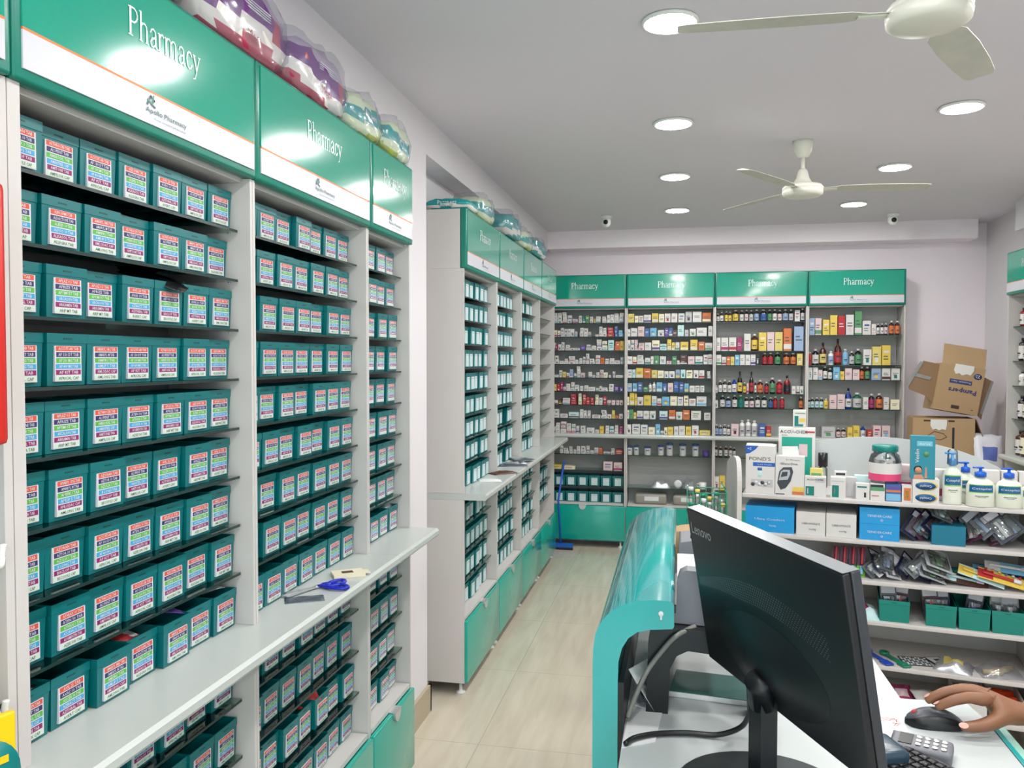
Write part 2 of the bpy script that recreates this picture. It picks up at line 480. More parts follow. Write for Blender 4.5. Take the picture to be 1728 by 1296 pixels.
def cabinet(loc, rz, wd, label, group, ups=SH_UP, los=SH_LO, back=M_BACK, name='display_cabinet', thick=.010):
    t = thing(name, label, 'cabinet', loc, rz, group)
    F = .012
    for s in (0, 1):
        x0 = 0.0005 if s == 0 else wd-.0105
        x1 = x0 + (thick if s == 0 else .010)
        p = MB().box(x0, x1, F, D, .06, .9215, M_LAM).box(x0, x1, F, D, .9525, 1.9945, M_LAM)
        obj('side_panel', p, t)
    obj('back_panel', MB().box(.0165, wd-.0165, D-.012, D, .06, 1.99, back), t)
    obj('top_board', MB().box(.0165, wd-.0165, .031, D-.012, 1.9855, 1.9945, M_LAM), t)
    obj('base_board', MB().box(.0165, wd-.0165, F, D-.012, .355, .370, M_LAM), t)
    obj('plinth', MB().box(.0165, wd-.0165, F+.03, F+.045, .06, .355, M_LAMG), t)
    gm = glass_shelf_mesh(wd)
    for z in list(ups)+list(los):
        obj('glass_shelf', gm, t, (0, 0, z))
        cl = MB()
        for xx in (.0185, wd-.0185):
            for yy in (.06, .18): cl.lathe([(.0035, -.009), (.0035, -.0062)], M_SILVER, seg=8, cx=xx + (.003 if xx < .1 else -.003), cy=yy)
        obj('shelf_clip', cl, t, (0, 0, z))
    hb, pn, le, lg = sign_mesh(wd)
    h = obj('header_sign', hb, t); obj('sign_panel', pn, h); obj('lettering', le, h); obj('logo', lg, h)
    d, hd = door_meshes(wd)
    dd = obj('door', d, t); obj('handle', hd, dd)
    for xx in (.04, wd-.04):
        for yy in (.04, D-.03):
            obj('foot', MB().lathe([(.022, 0), (.022, .008), (.008, .014), (.008, .06)], M_WHITEP, seg=14, cx=xx, cy=yy), t)
    return t
L90 = PI/2
LY = [0.335, 1.044, 1.752, 2.464, 2.881]
lab = ['white shelving cabinet at the left picture edge, only its right panel in view', 'nearest full left cabinet of teal bins under a large green sign',
       'second left cabinet of teal bins, between the nearest and the narrow one', 'narrow left cabinet of teal bins beside the white column']
for i in range(1, 4):
    cabinet((-.967, LY[i], 0), L90, LY[i+1]-LY[i]-.001, lab[i], 'left wall cabinets', thick=.024 if i == 1 else .010)
FY = [3.647, 4.340, 5.036, 5.715, 6.41]
labf = ['nearest cabinet of the far left run, tall white side panel facing the camera', 'second cabinet of the far left run', 'third cabinet of the far left run', 'last cabinet of the far left run, next to the back wall cabinets']
for i in range(4):
    cabinet((-.967, FY[i], 0), L90, FY[i+1]-FY[i]-.001, labf[i], 'far left run of cabinets')
BX = [-1.150, -.441, .267, .979, 1.697]
labb = ['back wall cabinet full of small medicine boxes, leftmost of four', 'back wall cabinet with upright cartons and white tins, second from left', 'back wall cabinet of syrup bottles, third from left', 'back wall cabinet with bottles and cartons, rightmost of four']
BU = [SH_UP, SH_UP, [1.876, 1.642, 1.527, 1.297, 1.177], [1.766, 1.529, 1.412, 1.182]]
BL = [SH_LO, [.777, .507], [.777, .507], [.777, .507]]
for i in range(4):
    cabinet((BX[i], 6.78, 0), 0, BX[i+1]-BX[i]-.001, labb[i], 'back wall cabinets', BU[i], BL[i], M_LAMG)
# right wall cabinet, only its far end is in view
cabinet((2.09, 5.92, 0), -L90, .70, 'right wall cabinet with brown bottles, cut by the right picture edge', 'right wall cabinets', [1.79, 1.565, 1.405, 1.19], [.777, .507], M_LAMG)
# worktops (continuous ledges)
def worktop(loc, rz, wd, label, proj=.095):
    prof = [(-proj+.006, .922), (-proj, .930), (-proj, .944), (-proj+.006, .952), (.222, .952), (.222, .922)]
    o = obj('worktop', MB().prism(prof, 0, wd, M_TOP, 'x'), None, loc, (0, 0, rz))
    return tag(o, label, 'worktop', 'white worktop ledges')
worktop((-.967, LY[1]-.69, 0), L90, LY[3]-LY[1]+.689, 'long white worktop ledge crossing the nearest left cabinets, scissors lying on it')
worktop((-.967, LY[3], 0), L90, .425, 'short white worktop piece at the narrow cabinet, ending by the column')
worktop((-.967, FY[0], 0), L90, FY[4]-FY[0]+.02, 'white worktop ledge running along the far left cabinets')
worktop((BX[0], 6.78, 0), 0, BX[4]-BX[0], 'white worktop ledge across the back wall cabinets', proj=.03)
worktop((2.09, 5.92, 0), -L90, .70, 'white worktop ledge on the right wall cabinet', proj=.03)

# ---- cabinet 0 at the left edge (general display unit with hooks)
t = thing('display_cabinet', lab[0], 'cabinet', (-.967, LY[0], 0), L90, 'left wall cabinets')
W0 = LY[1]-LY[0]-.001
for x0 in (.0005, W0-.0165): obj('side_panel', MB().box(x0, x0+.016, .012, D, .06, .9215, M_LAM).box(x0, x0+.016, .012, D, .9525, 1.9945, M_LAM), t)
obj('back_panel', MB().box(.0165, W0-.0165, D-.012, D, .06, 1.99, M_LAM), t)
hb, pn, le, lg = sign_mesh(W0); h = obj('header_sign', hb, t); obj('sign_panel', pn, h); obj('lettering', le, h); obj('logo', lg, h)
for z in (1.972, 1.757, 1.527, 1.285, 1.053):
    obj('glass_shelf', glass_shelf_mesh(W0, .02), t, (0, 0, z+.012))
    cl = MB()
    cl.tube(smooth_path([(W0-.017, .04, z+.004), (W0-.028, .022, z+.002), (W0-.030, .008, z-.010), (W0-.0295, .006, z+.010), (W0-.029, .004, z+.022)]), .005, M_WHITEP)
    cl.box(W0-.04, W0-.0165, .03, .07, z-.008, z+.004, M_WHITEP)
    obj('shelf_bracket', cl, t)
# red product and yellow price packet hanging at the left edge
rp = MB().rbox(-.055, .035, -.02, .02, 0, .365, .01, c3('red_carton', 205, 32, 24, 0.35))
tag(obj('red_carton', rp, None, (-.940, .942, 1.458), (0, 0, L90)), 'tall red carton hanging at the left picture edge', 'carton')
yp = MB().rbox(-.09, .075, -.006, .006, -.10, .13, .004, c3('yellow_packet', 238, 196, 10, 0.4))
yp.lathe([(.058, 0), (.058, .001)], c3('packet_teal', 0, 128, 128, .4), Matrix.Translation((.022, -.0062, .045)) @ Matrix.Rotation(PI/2, 4, 'X'), seg=28)
add_text(yp, '5', .048, .045, .055, MATS['yellow_packet'], y=-.0082, bold=.03, res=3)
add_text(yp, '2', .006, .045, .055, MATS['yellow_packet'], y=-.0082, bold=.03, res=3)
tag(obj('snack_packet', yp, None, (-.955, .918, .945), (0, 0, L90-.25)), 'yellow packet with teal disc and large 5, bottom left corner', 'packet')
rj = MB().lathe([(.035, 0), (.04, .01), (.04, .15), (.03, .17), (.03, .19)], c3('red_jar', 140, 24, 32, .3), seg=20).lathe([(.0405, .02), (.0405, .10)], c3('jar_yellow', 225, 160, 20, .4), seg=20, cap=False)
tag(obj('snack_jar', rj, None, (-1.02, .925, 1.0655)), 'dark red jar with yellow label on the lowest left edge glass shelf', 'jar')

# ------------------------------------------------------------------ storage bins
BW, BH, BD = .0935, .088, .145
def bin_mesh(wd=BW, h=BH, d=BD, m=M_BIN):
    mb = MB()
    a, b = wd/2, wd/2-.003
    t_ = .0022
    rim = .017
    # outer walls (tapered), rim band, inner walls, floor
    o0 = [(-b, .004), (b, .004), (b, d-.004), (-b, d-.004)]
    o1 = [(-a+.001, .001), (a-.001, .001), (a-.001, d-.001), (-a+.001, d-.001)]
    o2 = [(-a, 0), (a, 0), (a, d), (-a, d)]
    i2 = [(-a+t_, t_), (a-t_, t_), (a-t_, d-t_), (-a+t_, d-t_)]
    i0 = [(-b+t_, .004+t_), (b-t_, .004+t_), (b-t_, d-.004-t_), (-b+t_, d-.004-t_)]
    rings = [(o0, 0), (o1, h-rim), (o2, h-rim+.001), (o2, h), (i2, h), (i0, t_)]
    vs = []; fs = []
    for r, z in rings: vs += [(p[0], p[1], z) for p in r]
    for i in range(len(rings)-1):
        for k in range(4): fs.append((i*4+k, i*4+(k+1) % 4, i*4+4+(k+1) % 4, i*4+4+k))
    fs += [(3, 2, 1, 0), tuple(len(vs)-4+k for k in range(4))]
    mb.add(vs, fs, m)
    mb.box(-.010, .010, -.0004, .001, h-.010, h-.0075, M_BINN)
    return mb.mesh('storage_bin')
BIN = bin_mesh()
STRIP = [c3('strip_orange', 214, 84, 58, .5), c3('strip_navy', 50, 46, 96, .5), c3('strip_green', 86, 176, 66, .5), c3('strip_sky', 66, 160, 205, .5), c3('strip_magenta', 140, 26, 96, .5), c3('strip_pale', 206, 222, 204, .5)]
M_LBL = c3('label_paper', 214, 213, 222, .45)
M_TXTW = c3('label_text_white', 214, 214, 222, .5)
M_TXTD = c3('label_text_dark', 60, 80, 84, .5)
WORDS = [['ACCUIT-AB TAB', 'AF 150 DT TAB', 'AF 200 MG TAB', 'AF 400 MG TAB', 'AF KIT TAB', 'AFRICAL CAP'],
 ['ALEX 500MG TAB', 'ALDACTONE TAB', 'ALERID 10 TAB', 'ALFOO 10 TAB', 'ALKASOL TAB', 'ALLEGRA TAB'],
 ['AMARYL 1MG TAB', 'AMARYL M TAB', 'AMIFRU TAB', 'AMLIP 5 TAB', 'AMLODAC CAP', 'AMLONG TAB'],
 ['APLAZ 0.5 TAB', 'APRIZE TAB', 'APTIMUST TAB', 'ARCALION TAB', 'ARKAMIN TAB', 'ARIP MT TAB'],
 ['ATARAX 10 TAB', 'ATEN 50 TAB', 'ATIVAN 1 TAB', 'ATORVA 10 TAB', 'AUGMENTIN TAB', 'AZEE 500 TAB'],
 ['AZORAN TAB', 'AZTOR 10 TAB', 'AZULIX 1 TAB', 'B LONG TAB', 'BACLOF TAB', 'BECOSULE CAP'],
 ['AVIL 25 TAB', 'AVAS 10 TAB', 'AXCER 90 TAB', 'AZIBACT TAB', 'AZITHRAL TAB', 'AVERT CAP'],
 ['ALTHROCIN TAB', 'ALUPENT TAB', 'AMBRODIL TAB', 'AMANTREL CAP', 'AMITONE TAB', 'AMPILOX CAP']]
def label_mesh(k, full=True):
    mb = MB()
    w_, h_ = .062, .060
    z0 = .007
    y = -.0004
    mb.box(-w_/2, w_/2, y-.0004, .004, z0, z0+h_, M_LBL)
    sh = h_/6
    for i in range(6):
        zb = z0 + h_ - (i+1)*sh
        ind = random.uniform(.002, .004)
        mb.box(-w_/2+ind, w_/2-ind, y-.0008, y-.0004, zb+.0012, zb+sh-.0006, STRIP[i])
        if full:
            add_text(mb, WORDS[k][i], 0, zb+sh/2+.0003, .0052, M_TXTD if i == 5 else M_TXTW, y=y-.0011, width=w_-.014-random.uniform(0, .008), bold=.006)
        else:
            for q in range(4):
                xx = -w_/2 + .008 + q*.013
                mb.box(xx, xx+random.uniform(.006, .011), y-.0011, y-.0008, zb+.003, zb+sh-.003, M_TXTW)
    return mb.mesh('striped_label')
LBL = [label_mesh(k) for k in range(8)]
LBLS = [label_mesh(k, False) for k in range(3)]
M_LCY = c3('label_pale_cyan', 196, 222, 224, .45)
M_LPK = c3('label_pink_line', 214, 170, 178, .5)
def plain_label():
    mb = MB().box(-.026, .026, -.0010, .004, .006, .068, M_LCY)
    for z in (.058, .046, .034, .022): mb.box(-.022, .022, -.0013, -.0010, z, z+.004, M_LPK if z in (.058,) else M_LBL)
    return mb.mesh('paper_label')
LBLP = plain_label()
ORD = ['first', 'second', 'third', 'fourth', 'fifth', 'sixth', 'seventh', 'eighth', 'ninth', 'tenth', 'eleventh', 'twelfth', 'thirteenth', 'fourteenth', 'fifteenth', 'sixteenth', 'seventeenth', 'eighteenth', 'nineteenth', 'twentieth', 'twenty-first', 'twenty-second', 'twenty-third', 'twenty-fourth', 'twenty-fifth', 'twenty-sixth', 'twenty-seventh', 'twenty-eighth']
def place_bin(loc, rz, label, group, lab_mesh, mesh=BIN, lab_label=None):
    b = obj('storage_bin', mesh, None, loc, (0, 0, rz)); tag(b, label, 'bin', group)
    if lab_mesh: obj('label', lab_mesh, b)
    return b
zrows_up = SH_UP + [.9525]
zrows_lo = SH_LO + [.3705]
nbin = 0
CONTENTS = []
def bin_rows(y0, n, pitch, cname, rows, lower, group, labs, first=0, lastk=None, back=.0):
    global nbin
    for r, z in enumerate(rows):
        for k in range(first, n):
            jit = random.uniform(-.006, .008)
            if z > .9 and z < 1.0: jit += .008
            x = -1.030 + jit
            yy = y0 + pitch*(k+.5)
            row = ORD[r] + (' row below the worktop' if lower else ' row from top')
            place_bin((x, yy, z+.0004), L90 + random.uniform(-.012, .012), 'teal bin, %s from left, %s, %s' % (ORD[k], row, cname), group, random.choice(labs))
            CONTENTS.append((x, yy, z)); nbin += 1
bin_rows(1.0690, 7, .0954, 'nearest left cabinet', zrows_up, False, 'teal bins of the nearest left cabinet', LBL)
bin_rows(1.0690, 7, .0954, 'nearest left cabinet', zrows_lo[:3], True, 'teal bins of the nearest left cabinet', LBL, first=3)
bin_rows(1.7690, 7, .0970, 'second left cabinet', zrows_up, False, 'teal bins of the second left cabinet', LBL)
bin_rows(1.7690, 7, .0970, 'second left cabinet', zrows_lo, True, 'teal bins of the second left cabinet', LBL)
bin_rows(2.4810, 4, .0962, 'narrow left cabinet', zrows_up, False, 'teal bins of the narrow left cabinet', LBLS)
bin_rows(2.4810, 4, .0962, 'narrow left cabinet', zrows_lo, True, 'teal bins of the narrow left cabinet', LBLS)
bin_rows(3.6650, 7, .0943, 'first far left cabinet', zrows_up+[], False, 'teal bins of the far left run', [LBLP], first=2)
bin_rows(3.6650, 7, .0943, 'first far left cabinet', zrows_lo, True, 'teal bins of the far left run', [LBLP], first=2)
# bins of the leftmost back cabinet, two low rows
for r, z in enumerate((.507, .3705)):
    for k in range(7):
        place_bin((-1.150+.052+.0985*k, 6.842, z+.0004), random.uniform(-.02, .02), 'teal bin, %s from left, %s row at the foot of the leftmost back cabinet' % (ORD[k], ('upper', 'lower')[r]), 'teal bins in the leftmost back cabinet', LBLP); nbin += 1
# the remaining, smallest bins of the far run in one object
far = MB()
def merge_bin(mb, me, T):
    for p in me.polygons:
        pass
    vs = [T @ v.co for v in me.vertices]
    o = len(mb.v); mb.v += [tuple(q) for q in vs]
    for p in me.polygons:
        mb.f.append([o+k for k in p.vertices]); mb.m.append(mb.mi(me.materials[p.material_index])); mb.sm.append(False)
for ci in (1, 2, 3):
    for r, z in enumerate(zrows_up + zrows_lo):
        if ci == 3 and r not in (10, 11): continue
        for k in range(2, 7):
            if random.random() < .03: continue
            T = Matrix.Translation((-1.030 + random.uniform(-.006, .006), FY[ci] + .018 + .0940*(k+.5), z+.0004)) @ Matrix.Rotation(L90, 4, 'Z')
            merge_bin(far, BIN, T); merge_bin(far, LBLP, T)
o = obj('storage_bins', far); tag(o, 'rows of teal labelled bins in the rear cabinets of the far left run', 'bins', kind='stuff')
print('individual bins', nbin)

# ------------------------------------------------------------------ stock on the back wall shelves
PAL = dict(w=(214,211,208), g=(190,188,190), c=(232,224,196), r=(178,44,50), o=(206,112,60), y=(222,192,84), b=(58,96,160), l=(120,180,214),
           e=(84,146,98), p=(96,70,150), k=(218,192,194), n=(84,52,44), m=(160,44,100), a=(190,220,222), t=(0,120,112), d=(30,30,42), v=(214,196,110), j=(146,168,200))
PN = dict(w='white', g='light grey', c='cream', r='red', o='orange', y='yellow', b='blue', l='light blue', e='green', p='purple', k='pale pink', n='brown', m='magenta', a='pale cyan', t='teal', d='black', v='yellow-green', j='grey-blue')
def pm(ch, gloss=.4): return c3('pack_' + PN[ch].replace(' ', '_').replace('-', '_'), *PAL[ch], rough=gloss)
def mbox_mesh(wd, h, d, ch, seed):
    rr = random.Random(seed)
    mb = MB().box(-wd/2, wd/2, 0, d, 0, h, pm(ch))
    acc = rr.choice('rblekpmtn' if ch in 'wgcka' else 'wwcy')
    kind = rr.randrange(4)
    if kind == 0: mb.box(-wd/2, wd/2, -.0006, .001, h*.08, h*.30, pm(acc))
    elif kind == 1: mb.box(-wd*.3, wd*.32, -.0006, .001, h*.62, h*.74, pm(acc))
    elif kind == 2: mb.box(-wd*.18, wd*.18, -.0006, .001, h*.16, h*.42, pm(acc))
    tc = M_TXTD if ch not in 'rbpdnmt' else M_TXTW
    for q in range(2):
        z = h*(.56 - .14*q) if kind != 1 else h*(.42-.14*q)
        mb.box(-wd*.34, wd*rr.uniform(.1, .34), -.0007, .001, z, z+h*.05, tc)
    return mb
_bot = {}
def bottle_mesh(wd, h, body, labc, capc, style=0):
    k = (round(wd, 3), round(h, 3), body, labc, capc, style)
    if k in _bot: return _bot[k]
    r = wd/2; mb = MB()
    bm_ = {'n': c3('amber_glass', 66, 26, 12, .12, coat=.4), 'd': c3('dark_bottle', 22, 18, 28, .15, coat=.4), 'b': c3('blue_bottle', 26, 50, 140, .2), 'r': c3('red_bottle', 130, 14, 20, .2), 'l': c3('light_blue_bottle', 130, 170, 205, .2), 'e': c3('green_bottle', 20, 90, 60, .2), 'o': c3('orange_bottle', 190, 74, 28, .2), 'w': M_WHITEP, 'g': c3('grey_bottle', 170, 175, 180, .2), 'y': pm('y'), 'p': c3('purple_bottle', 60, 40, 120, .3)}[body]
    nk = h*(.16 if style == 0 else .34)
    hb_ = h - nk - h*.10
    nr = r*(.42 if style == 0 else .30)
    if style == 2:   # straight tin / jar
        mb.lathe([(r*.96, 0), (r, h*.03), (r, h*.82)], bm_, seg=14)
        mb.lathe([(r*1.03, h*.82), (r*1.03, h*.98), (r*.95, h)], pm(capc), seg=14)
        mb.lathe([(r*1.008, h*.10), (r*1.008, h*.76)], pm(labc), seg=14, cap=False)
        mb.box(-r*.5, r*.5, -r*1.03, -r*.9, h*.5, h*.62, pm('b'))
    else:
        mb.lathe([(r*.9, 0), (r, h*.03), (r, hb_), (r*.86, hb_+nk*.28), (nr, hb_+nk*.62), (nr, hb_+nk)], bm_, seg=14)
        mb.lathe([(nr*1.18, hb_+nk*.9), (nr*1.2, h*.985), (nr*1.05, h)], pm(capc), seg=12)
        mb.lathe([(r*1.012, h*.10), (r*1.012, hb_*.88)], pm(labc), seg=14, cap=False)
        mb.box(-r*.55, r*.55, -r*1.03, -r*.9, h*.30, h*.36, pm('d')); mb.box(-r*.45, r*.3, -r*1.03, -r*.9, h*.22, h*.25, pm('b'))
    _bot[k] = mb.mesh('bottle')
    return _bot[k]

# rows are lists of 'centre-from,centre-to:height:colour[:stack]' in pixels of one enlargement; turned into metres below
def xm(px):
    N = [(925, -1.120), (1057.5, -.445), (1206, .269), (1364, .988), (1530, 1.712)]
    for (a, A), (b, B) in zip(N, N[1:]):
        if px <= b or b == 1530: return A + (B-A)*(px-a)/(b-a)
CABN = ['leftmost', 'second', 'third', 'rightmost']
ROWS = []
def R(cab, row, z, ox, sc, txt): ROWS.append((cab, row, z, ox, sc, txt))
R(0,0,1.876,900,5.4,'137-190:92:o 205-240:100:w:3 240-285:100:w:3 285-328:105:w:4 330-370:75:w:2 375-425:40:g 430-460:70:w:2 465-490:60:t 492-525:72:e 528-560:60:w:2 565-580:40:y 583-625:62:w:2 640-680:60:w:2 682-710:75:w 710-745:80:w:2 745-790:90:w:3 790-830:95:w:3')
R(0,1,1.762,900,5.4,'165-205:25:w 207-237:65:c 240-268:60:c 272-300:85:w:2 300-330:75:w:2 330-360:75:w:2 360-392:75:w 395-420:50:g 440-475:85:w:2 475-515:80:w:2 515-540:45:g 580-610:20:w 612-645:95:w:2 645-680:85:w:2 683-745:85:r:3 750-780:100:b:3 783-828:60:l:2')
R(0,2,1.647,900,5.4,'140-155:60:w 157-225:75:w 225-243:60:m 247-275:60:w 277-305:80:w:2 310-350:55:w:2 350-400:22:w 400-445:22:w 450-493:45:p 497-540:55:w:2 540-588:45:w:2 590-640:105:w:3 640-690:90:c:2 692-745:100:a 750-800:85:o:2 800-832:90:y')
R(0,3,1.533,900,5.4,'140-180:65:w:2 185-220:60:w:2 220-255:80:w:2 258-300:30:w 300-340:50:w:2 340-400:75:w:3 400-430:40:w 435-465:55:w:2 467-495:70:w:2 497-525:100:w:3 527-578:50:w:2 580-625:85:w:2 627-660:60:o 665-700:50:w:2 705-750:55:w:2 750-800:35:w 803-830:65:g')
R(0,4,1.419,900,5.4,'140-195:60:g 215-255:25:w 257-283:70:w 287-320:55:v 325-350:45:w 350-385:80:j:2 390-415:40:w 417-450:110:w:3 452-487:45:k 520-553:55:w:2 555-580:25:w 587-620:50:w:2 622-655:75:k:3 655-690:50:c 700-720:25:w 735-758:60:g 760-830:25:w')
R(0,5,1.305,900,5.4,'140-205:90:g 210-235:65:v 237-270:70:r:2 272-292:90:m 293-320:40:w 322-360:70:w:2 360-395:85:w:3 395-440:60:w:2 445-475:50:w 478-520:55:w:2 520-580:40:w 585-615:30:w 617-640:50:w 640-695:35:w:2 700-745:70:w:2 750-790:50:p 795-830:45:p')
R(0,6,1.192,900,4.8,'140-180:40:w 182-220:35:w 225-250:45:n 255-317:55:w:2 320-370:90:r:4 383-410:95:c:2 415-445:90:r:4 447-475:65:r:3 478-510:60:r:3 515-545:85:c:3 547-575:60:w:2 580-608:75:r:2 612-640:40:k 645-675:40:k 680-707:40:k 710-735:40:k')
R(0,7,1.078,900,4.8,'130-160:20:g 187-232:75:w:2 235-300:35:w 303-390:50:a 393-425:75:w:2 427-453:65:w:2 456-480:65:w:2 490-560:30:w 563-610:70:w:3 612-645:35:w 648-672:70:y 675-700:25:o 705-735:40:w')
R(0,8,.9525,900,4.8,'135-165:65:w:2 167-198:50:w 200-238:85:w:3 240-288:95:w:3 290-328:80:w:2 330-363:75:w:2 366-390:60:w 400-443:60:w:2 446-515:45:w:2 517-548:30:w 552-585:60:y 597-628:65:w:2 630-665:60:a:2 668-700:70:w:2 705-735:65:m:3')
R(0,9,.777,900,4.8,'235-262:65:w:2 265-310:45:w:2 312-340:60:w:2 345-368:35:w 370-399:65:w:2 401-445:65:w:2 447-475:70:w:3 478-508:30:w 510-545:55:w:2 547-577:55:o:2 580-640:20:w 642-672:50:w:2 675-735:45:r:2')
R(0,10,.642,900,4.8,'145-253:36:y 255-360:30:c 580-657:75:k 663-733:70:k')
R(1,0,1.876,900,5.4,'867-925:85:v 928-965:65:c 967-1010:65:w 1012-1080:75:w 1085-1148:90:y 1150-1200:80:c 1203-1258:85:w 1262-1320:85:w 1325-1385:85:w 1388-1450:100:g 1453-1537:100:w 1540-1620:90:o')
R(1,1,1.762,900,5.4,'865-890:70:w 893-955:80:w 958-1020:95:k 1022-1065:75:b 1070-1132:80:l 1140-1200:60:w 1205-1240:80:p 1242-1275:80:b 1277-1318:60:n 1320-1380:105:a 1385-1420:60:g 1428-1488:70:w 1490-1585:80:w 1595-1635:95:w')
R(1,2,1.647,900,5.4,'865-893:100:w 895-925:100:w:2 928-962:100:k:4 964-1020:70:k:2 1022-1085:75:w 1088-1160:95:c 1162-1225:60:a:2 1227-1266:105:y 1268-1300:75:y 1302-1340:75:w 1345-1420:80:y 1435-1503:100:y 1507-1565:80:o 1568-1635:70:w')
R(1,3,1.533,900,5.4,'865-913:75:w 915-950:70:c 952-1020:85:w:2 1025-1075:60:w 1078-1105:75:w 1107-1155:80:e 1160-1218:75:w 1222-1270:30:k 1273-1315:75:e 1318-1340:35:w 1342-1410:90:n:2 1415-1478:75:k 1480-1550:75:w 1555-1595:90:w 1597-1635:95:w:2')
R(1,4,1.419,900,5.4,'865-908:80:w 910-940:80:a 942-1012:95:y 1014-1082:90:o 1085-1140:75:v 1142-1200:70:c 1203-1243:65:w 1245-1300:65:w 1305-1345:80:j 1350-1395:80:a 1400-1460:75:c 1465-1513:75:w 1515-1565:75:w 1590-1620:65:w:2')
R(1,5,1.305,900,5.4,'865-910:80:j 914-955:80:l 960-1005:90:b 1012-1055:45:e 1058-1090~80:w:w 1093-1128~90:w:w 1132-1186:90:l 1188-1230:80:b 1235-1285:85:k 1290-1335:100:b 1340-1380:95:b 1385-1425:80:l 1430-1480:60:w 1482-1523:60:w 1527-1565:60:w')
R(1,6,1.192,900,4.8,'763-785:70:c 788-828:105:y 830-848:100:y 850-901:70:w 903-965:85:y 968-1010:80:w 1012-1048:60:w 1050-1115:75:l 1117-1175:80:c 1177-1225:75:w 1228-1265:85:c 1268-1325:60:w 1328-1412:80:w')
R(1,7,1.078,900,4.8,'763-785:75:w 787-818:80:e 820-845:55:y 848-898:70:w 900-950:70:w 952-1003:70:w 1030-1100:70:a 1107-1162:80:o 1165-1218:65:w 1220-1277:80:o 1285-1368:75:w 1390-1442:60:w')
R(1,8,.9525,900,4.8,'763-803:80:w 808-878:85:w 880-938:80:w 942-998:60:c 1000-1040:88:l 1042-1070:30:w 1072-1098:60:c 1100-1145:65:y 1150-1188:70:w 1190-1240:75:w 1243-1290:70:y 1293-1350:80:w 1352-1443:40:v')
R(1,9,.777,900,4.8,'768-812~72:j:w=b 822-865~78:j:w=b 907-965~70:j:w=b 1020-1070~85:j:w=b 1090-1143~105:j:w=b 1195-1250~100:j:w=b 1297-1352~100:j:w=b 1380-1435~48:p:p=p')
R(2,0,1.876,1190,4.8,'88-118~70:d:w 120-150~82:d:w 160-188~88:n:y 190-218~84:n:y 226-274~98:n:y 284-318~95:d:w 324-356~100:d:k 362-396~95:d:g 402-442~100:d:j 452-505~100:d:b 512-548~100:d:e 552-588~100:d:w 594-630~96:d:k 634-680~100:d:j 684-722~98:d:g 730-772:92:w 776-812~105:d:g')
R(2,1,1.642,1190,4.8,'90-128:110:w 131-191:110:w 195-258:112:w 262-305:108:m 320-377:143:w 380-436~138:n:y 440-505:152:y 508-570:155:k 572-636:155:v 640-708:185:o 725-805:200:j')
R(2,2,1.527,1190,4.8,'90-135:85:w 137-175:68:w 177-208:70:o 210-243:70:v 246-285:85:l 288-330:88:w 332-375:85:w 377-418:88:w 420-446:88:d 472-514~100:n:r 518-562~102:n:r 574-622~104:d:e 644-694~100:n:o 700-745~100:n:o 750-797:95:v')
R(2,3,1.297,1190,4.8,'80-108~65:g:w 112-145~105:d:w 148-184~112:d:w 187-222~105:d:w 225-266~118:b:w 270-312~182:d:y/1 316-344~92:n:y 346-362:85:k 366-404~180:d:r/1 408-428~105:n:w 432-482~110:n:o 492-530~95:d:r 534-582~130:d:e 588-640~112:r:r 650-706~150:r:d/1 712-744:65:w 748-775:65:w 777-806:65:w')
R(2,4,1.177,1190,4.8,'80-110:65:w 128-170~105:d:w 174-218~92:d:j 228-272~108:d:w 276-322~108:e:t 328-366~92:d:w 370-410~94:d:k 418-460~106:d:w 470-516~104:d:w 526-564~92:d:b 566-600~100:r:r 616-658~96:r:r 772-806~100:n:o')
R(2,5,.9525,1190,4.8,'82-116~92:d:j 118-148~85:d:j 152-184~92:d:w 186-216~85:d:w 220-285:98:k 290-335~128:w:g 340-386~134:w:g 390-438~128:w:g 447-505:103:b 508-550:85:r')
R(2,6,.777,1190,4.8,'82-112~92:n:g 120-150~85:n:w 166-196~90:n:w 204-232~88:n:w 236-262~80:d:w')
R(2,7,.507,1190,4.8,'85-125:112:w 127-175:118:y')
R(3,0,1.766,1190,4.8,'845-892:138:j 894-950:138:k 957-1015:125:y 1018-1080:162:y 1083-1145:155:r 1148-1215:165:w 1220-1280:195:e 1283-1353:115:w 1357-1395:88:w 1398-1428~90:d:w 1430-1458~90:d:w 1460-1490~92:d:k 1500-1542~110:n:o 1548-1590~110:n:o')
R(3,1,1.529,1190,4.8,'845-872~105:o:r 876-936~128:d:w 940-998~182:n:v/1 1010-1056~112:w:j 1060-1122~212:n:r/1 1126-1176~128:l:l 1182-1224~110:d:g 1228-1286~130:d:e 1293-1362:128:w 1365-1440:150:v 1443-1515:160:y')
R(3,2,1.412,1190,4.8,'845-880:100:w 883-925:100:w 927-962:80:k 966-1006~108:d:w 1008-1044~92:d:w 1048-1103:105:l 1106-1142:70:y 1145-1204:95:k 1207-1265:85:k 1268-1308~105:n:o 1311-1352~105:n:e 1360-1440:95:j 1445-1515:95:w 1520-1592:95:w')
R(3,3,1.182,1190,4.8,'845-864~82:d:a 866-900~88:d:a 903-938~90:d:a 941-976~88:d:a 978-1016~80:y:y 1020-1083:113:k 1086-1150:120:k 1155-1210~168:b:w/1 1218-1292~130:e:g 1297-1340:98:w 1345-1395~122:d:m 1404-1462~126:n:o 1465-1508:98:w 1518-1592:80:c')
R(3,4,.9525,1190,4.8,'958-1075:88:g 1082-1120~76:n:k 1126-1166~76:d:k 1172-1215:88:y 1218-1275:102:y 1282-1326~98:b:w 1335-1375:70:r 1380-1446:105:k 1450-1520:105:k')
boxes = []; nb = 0
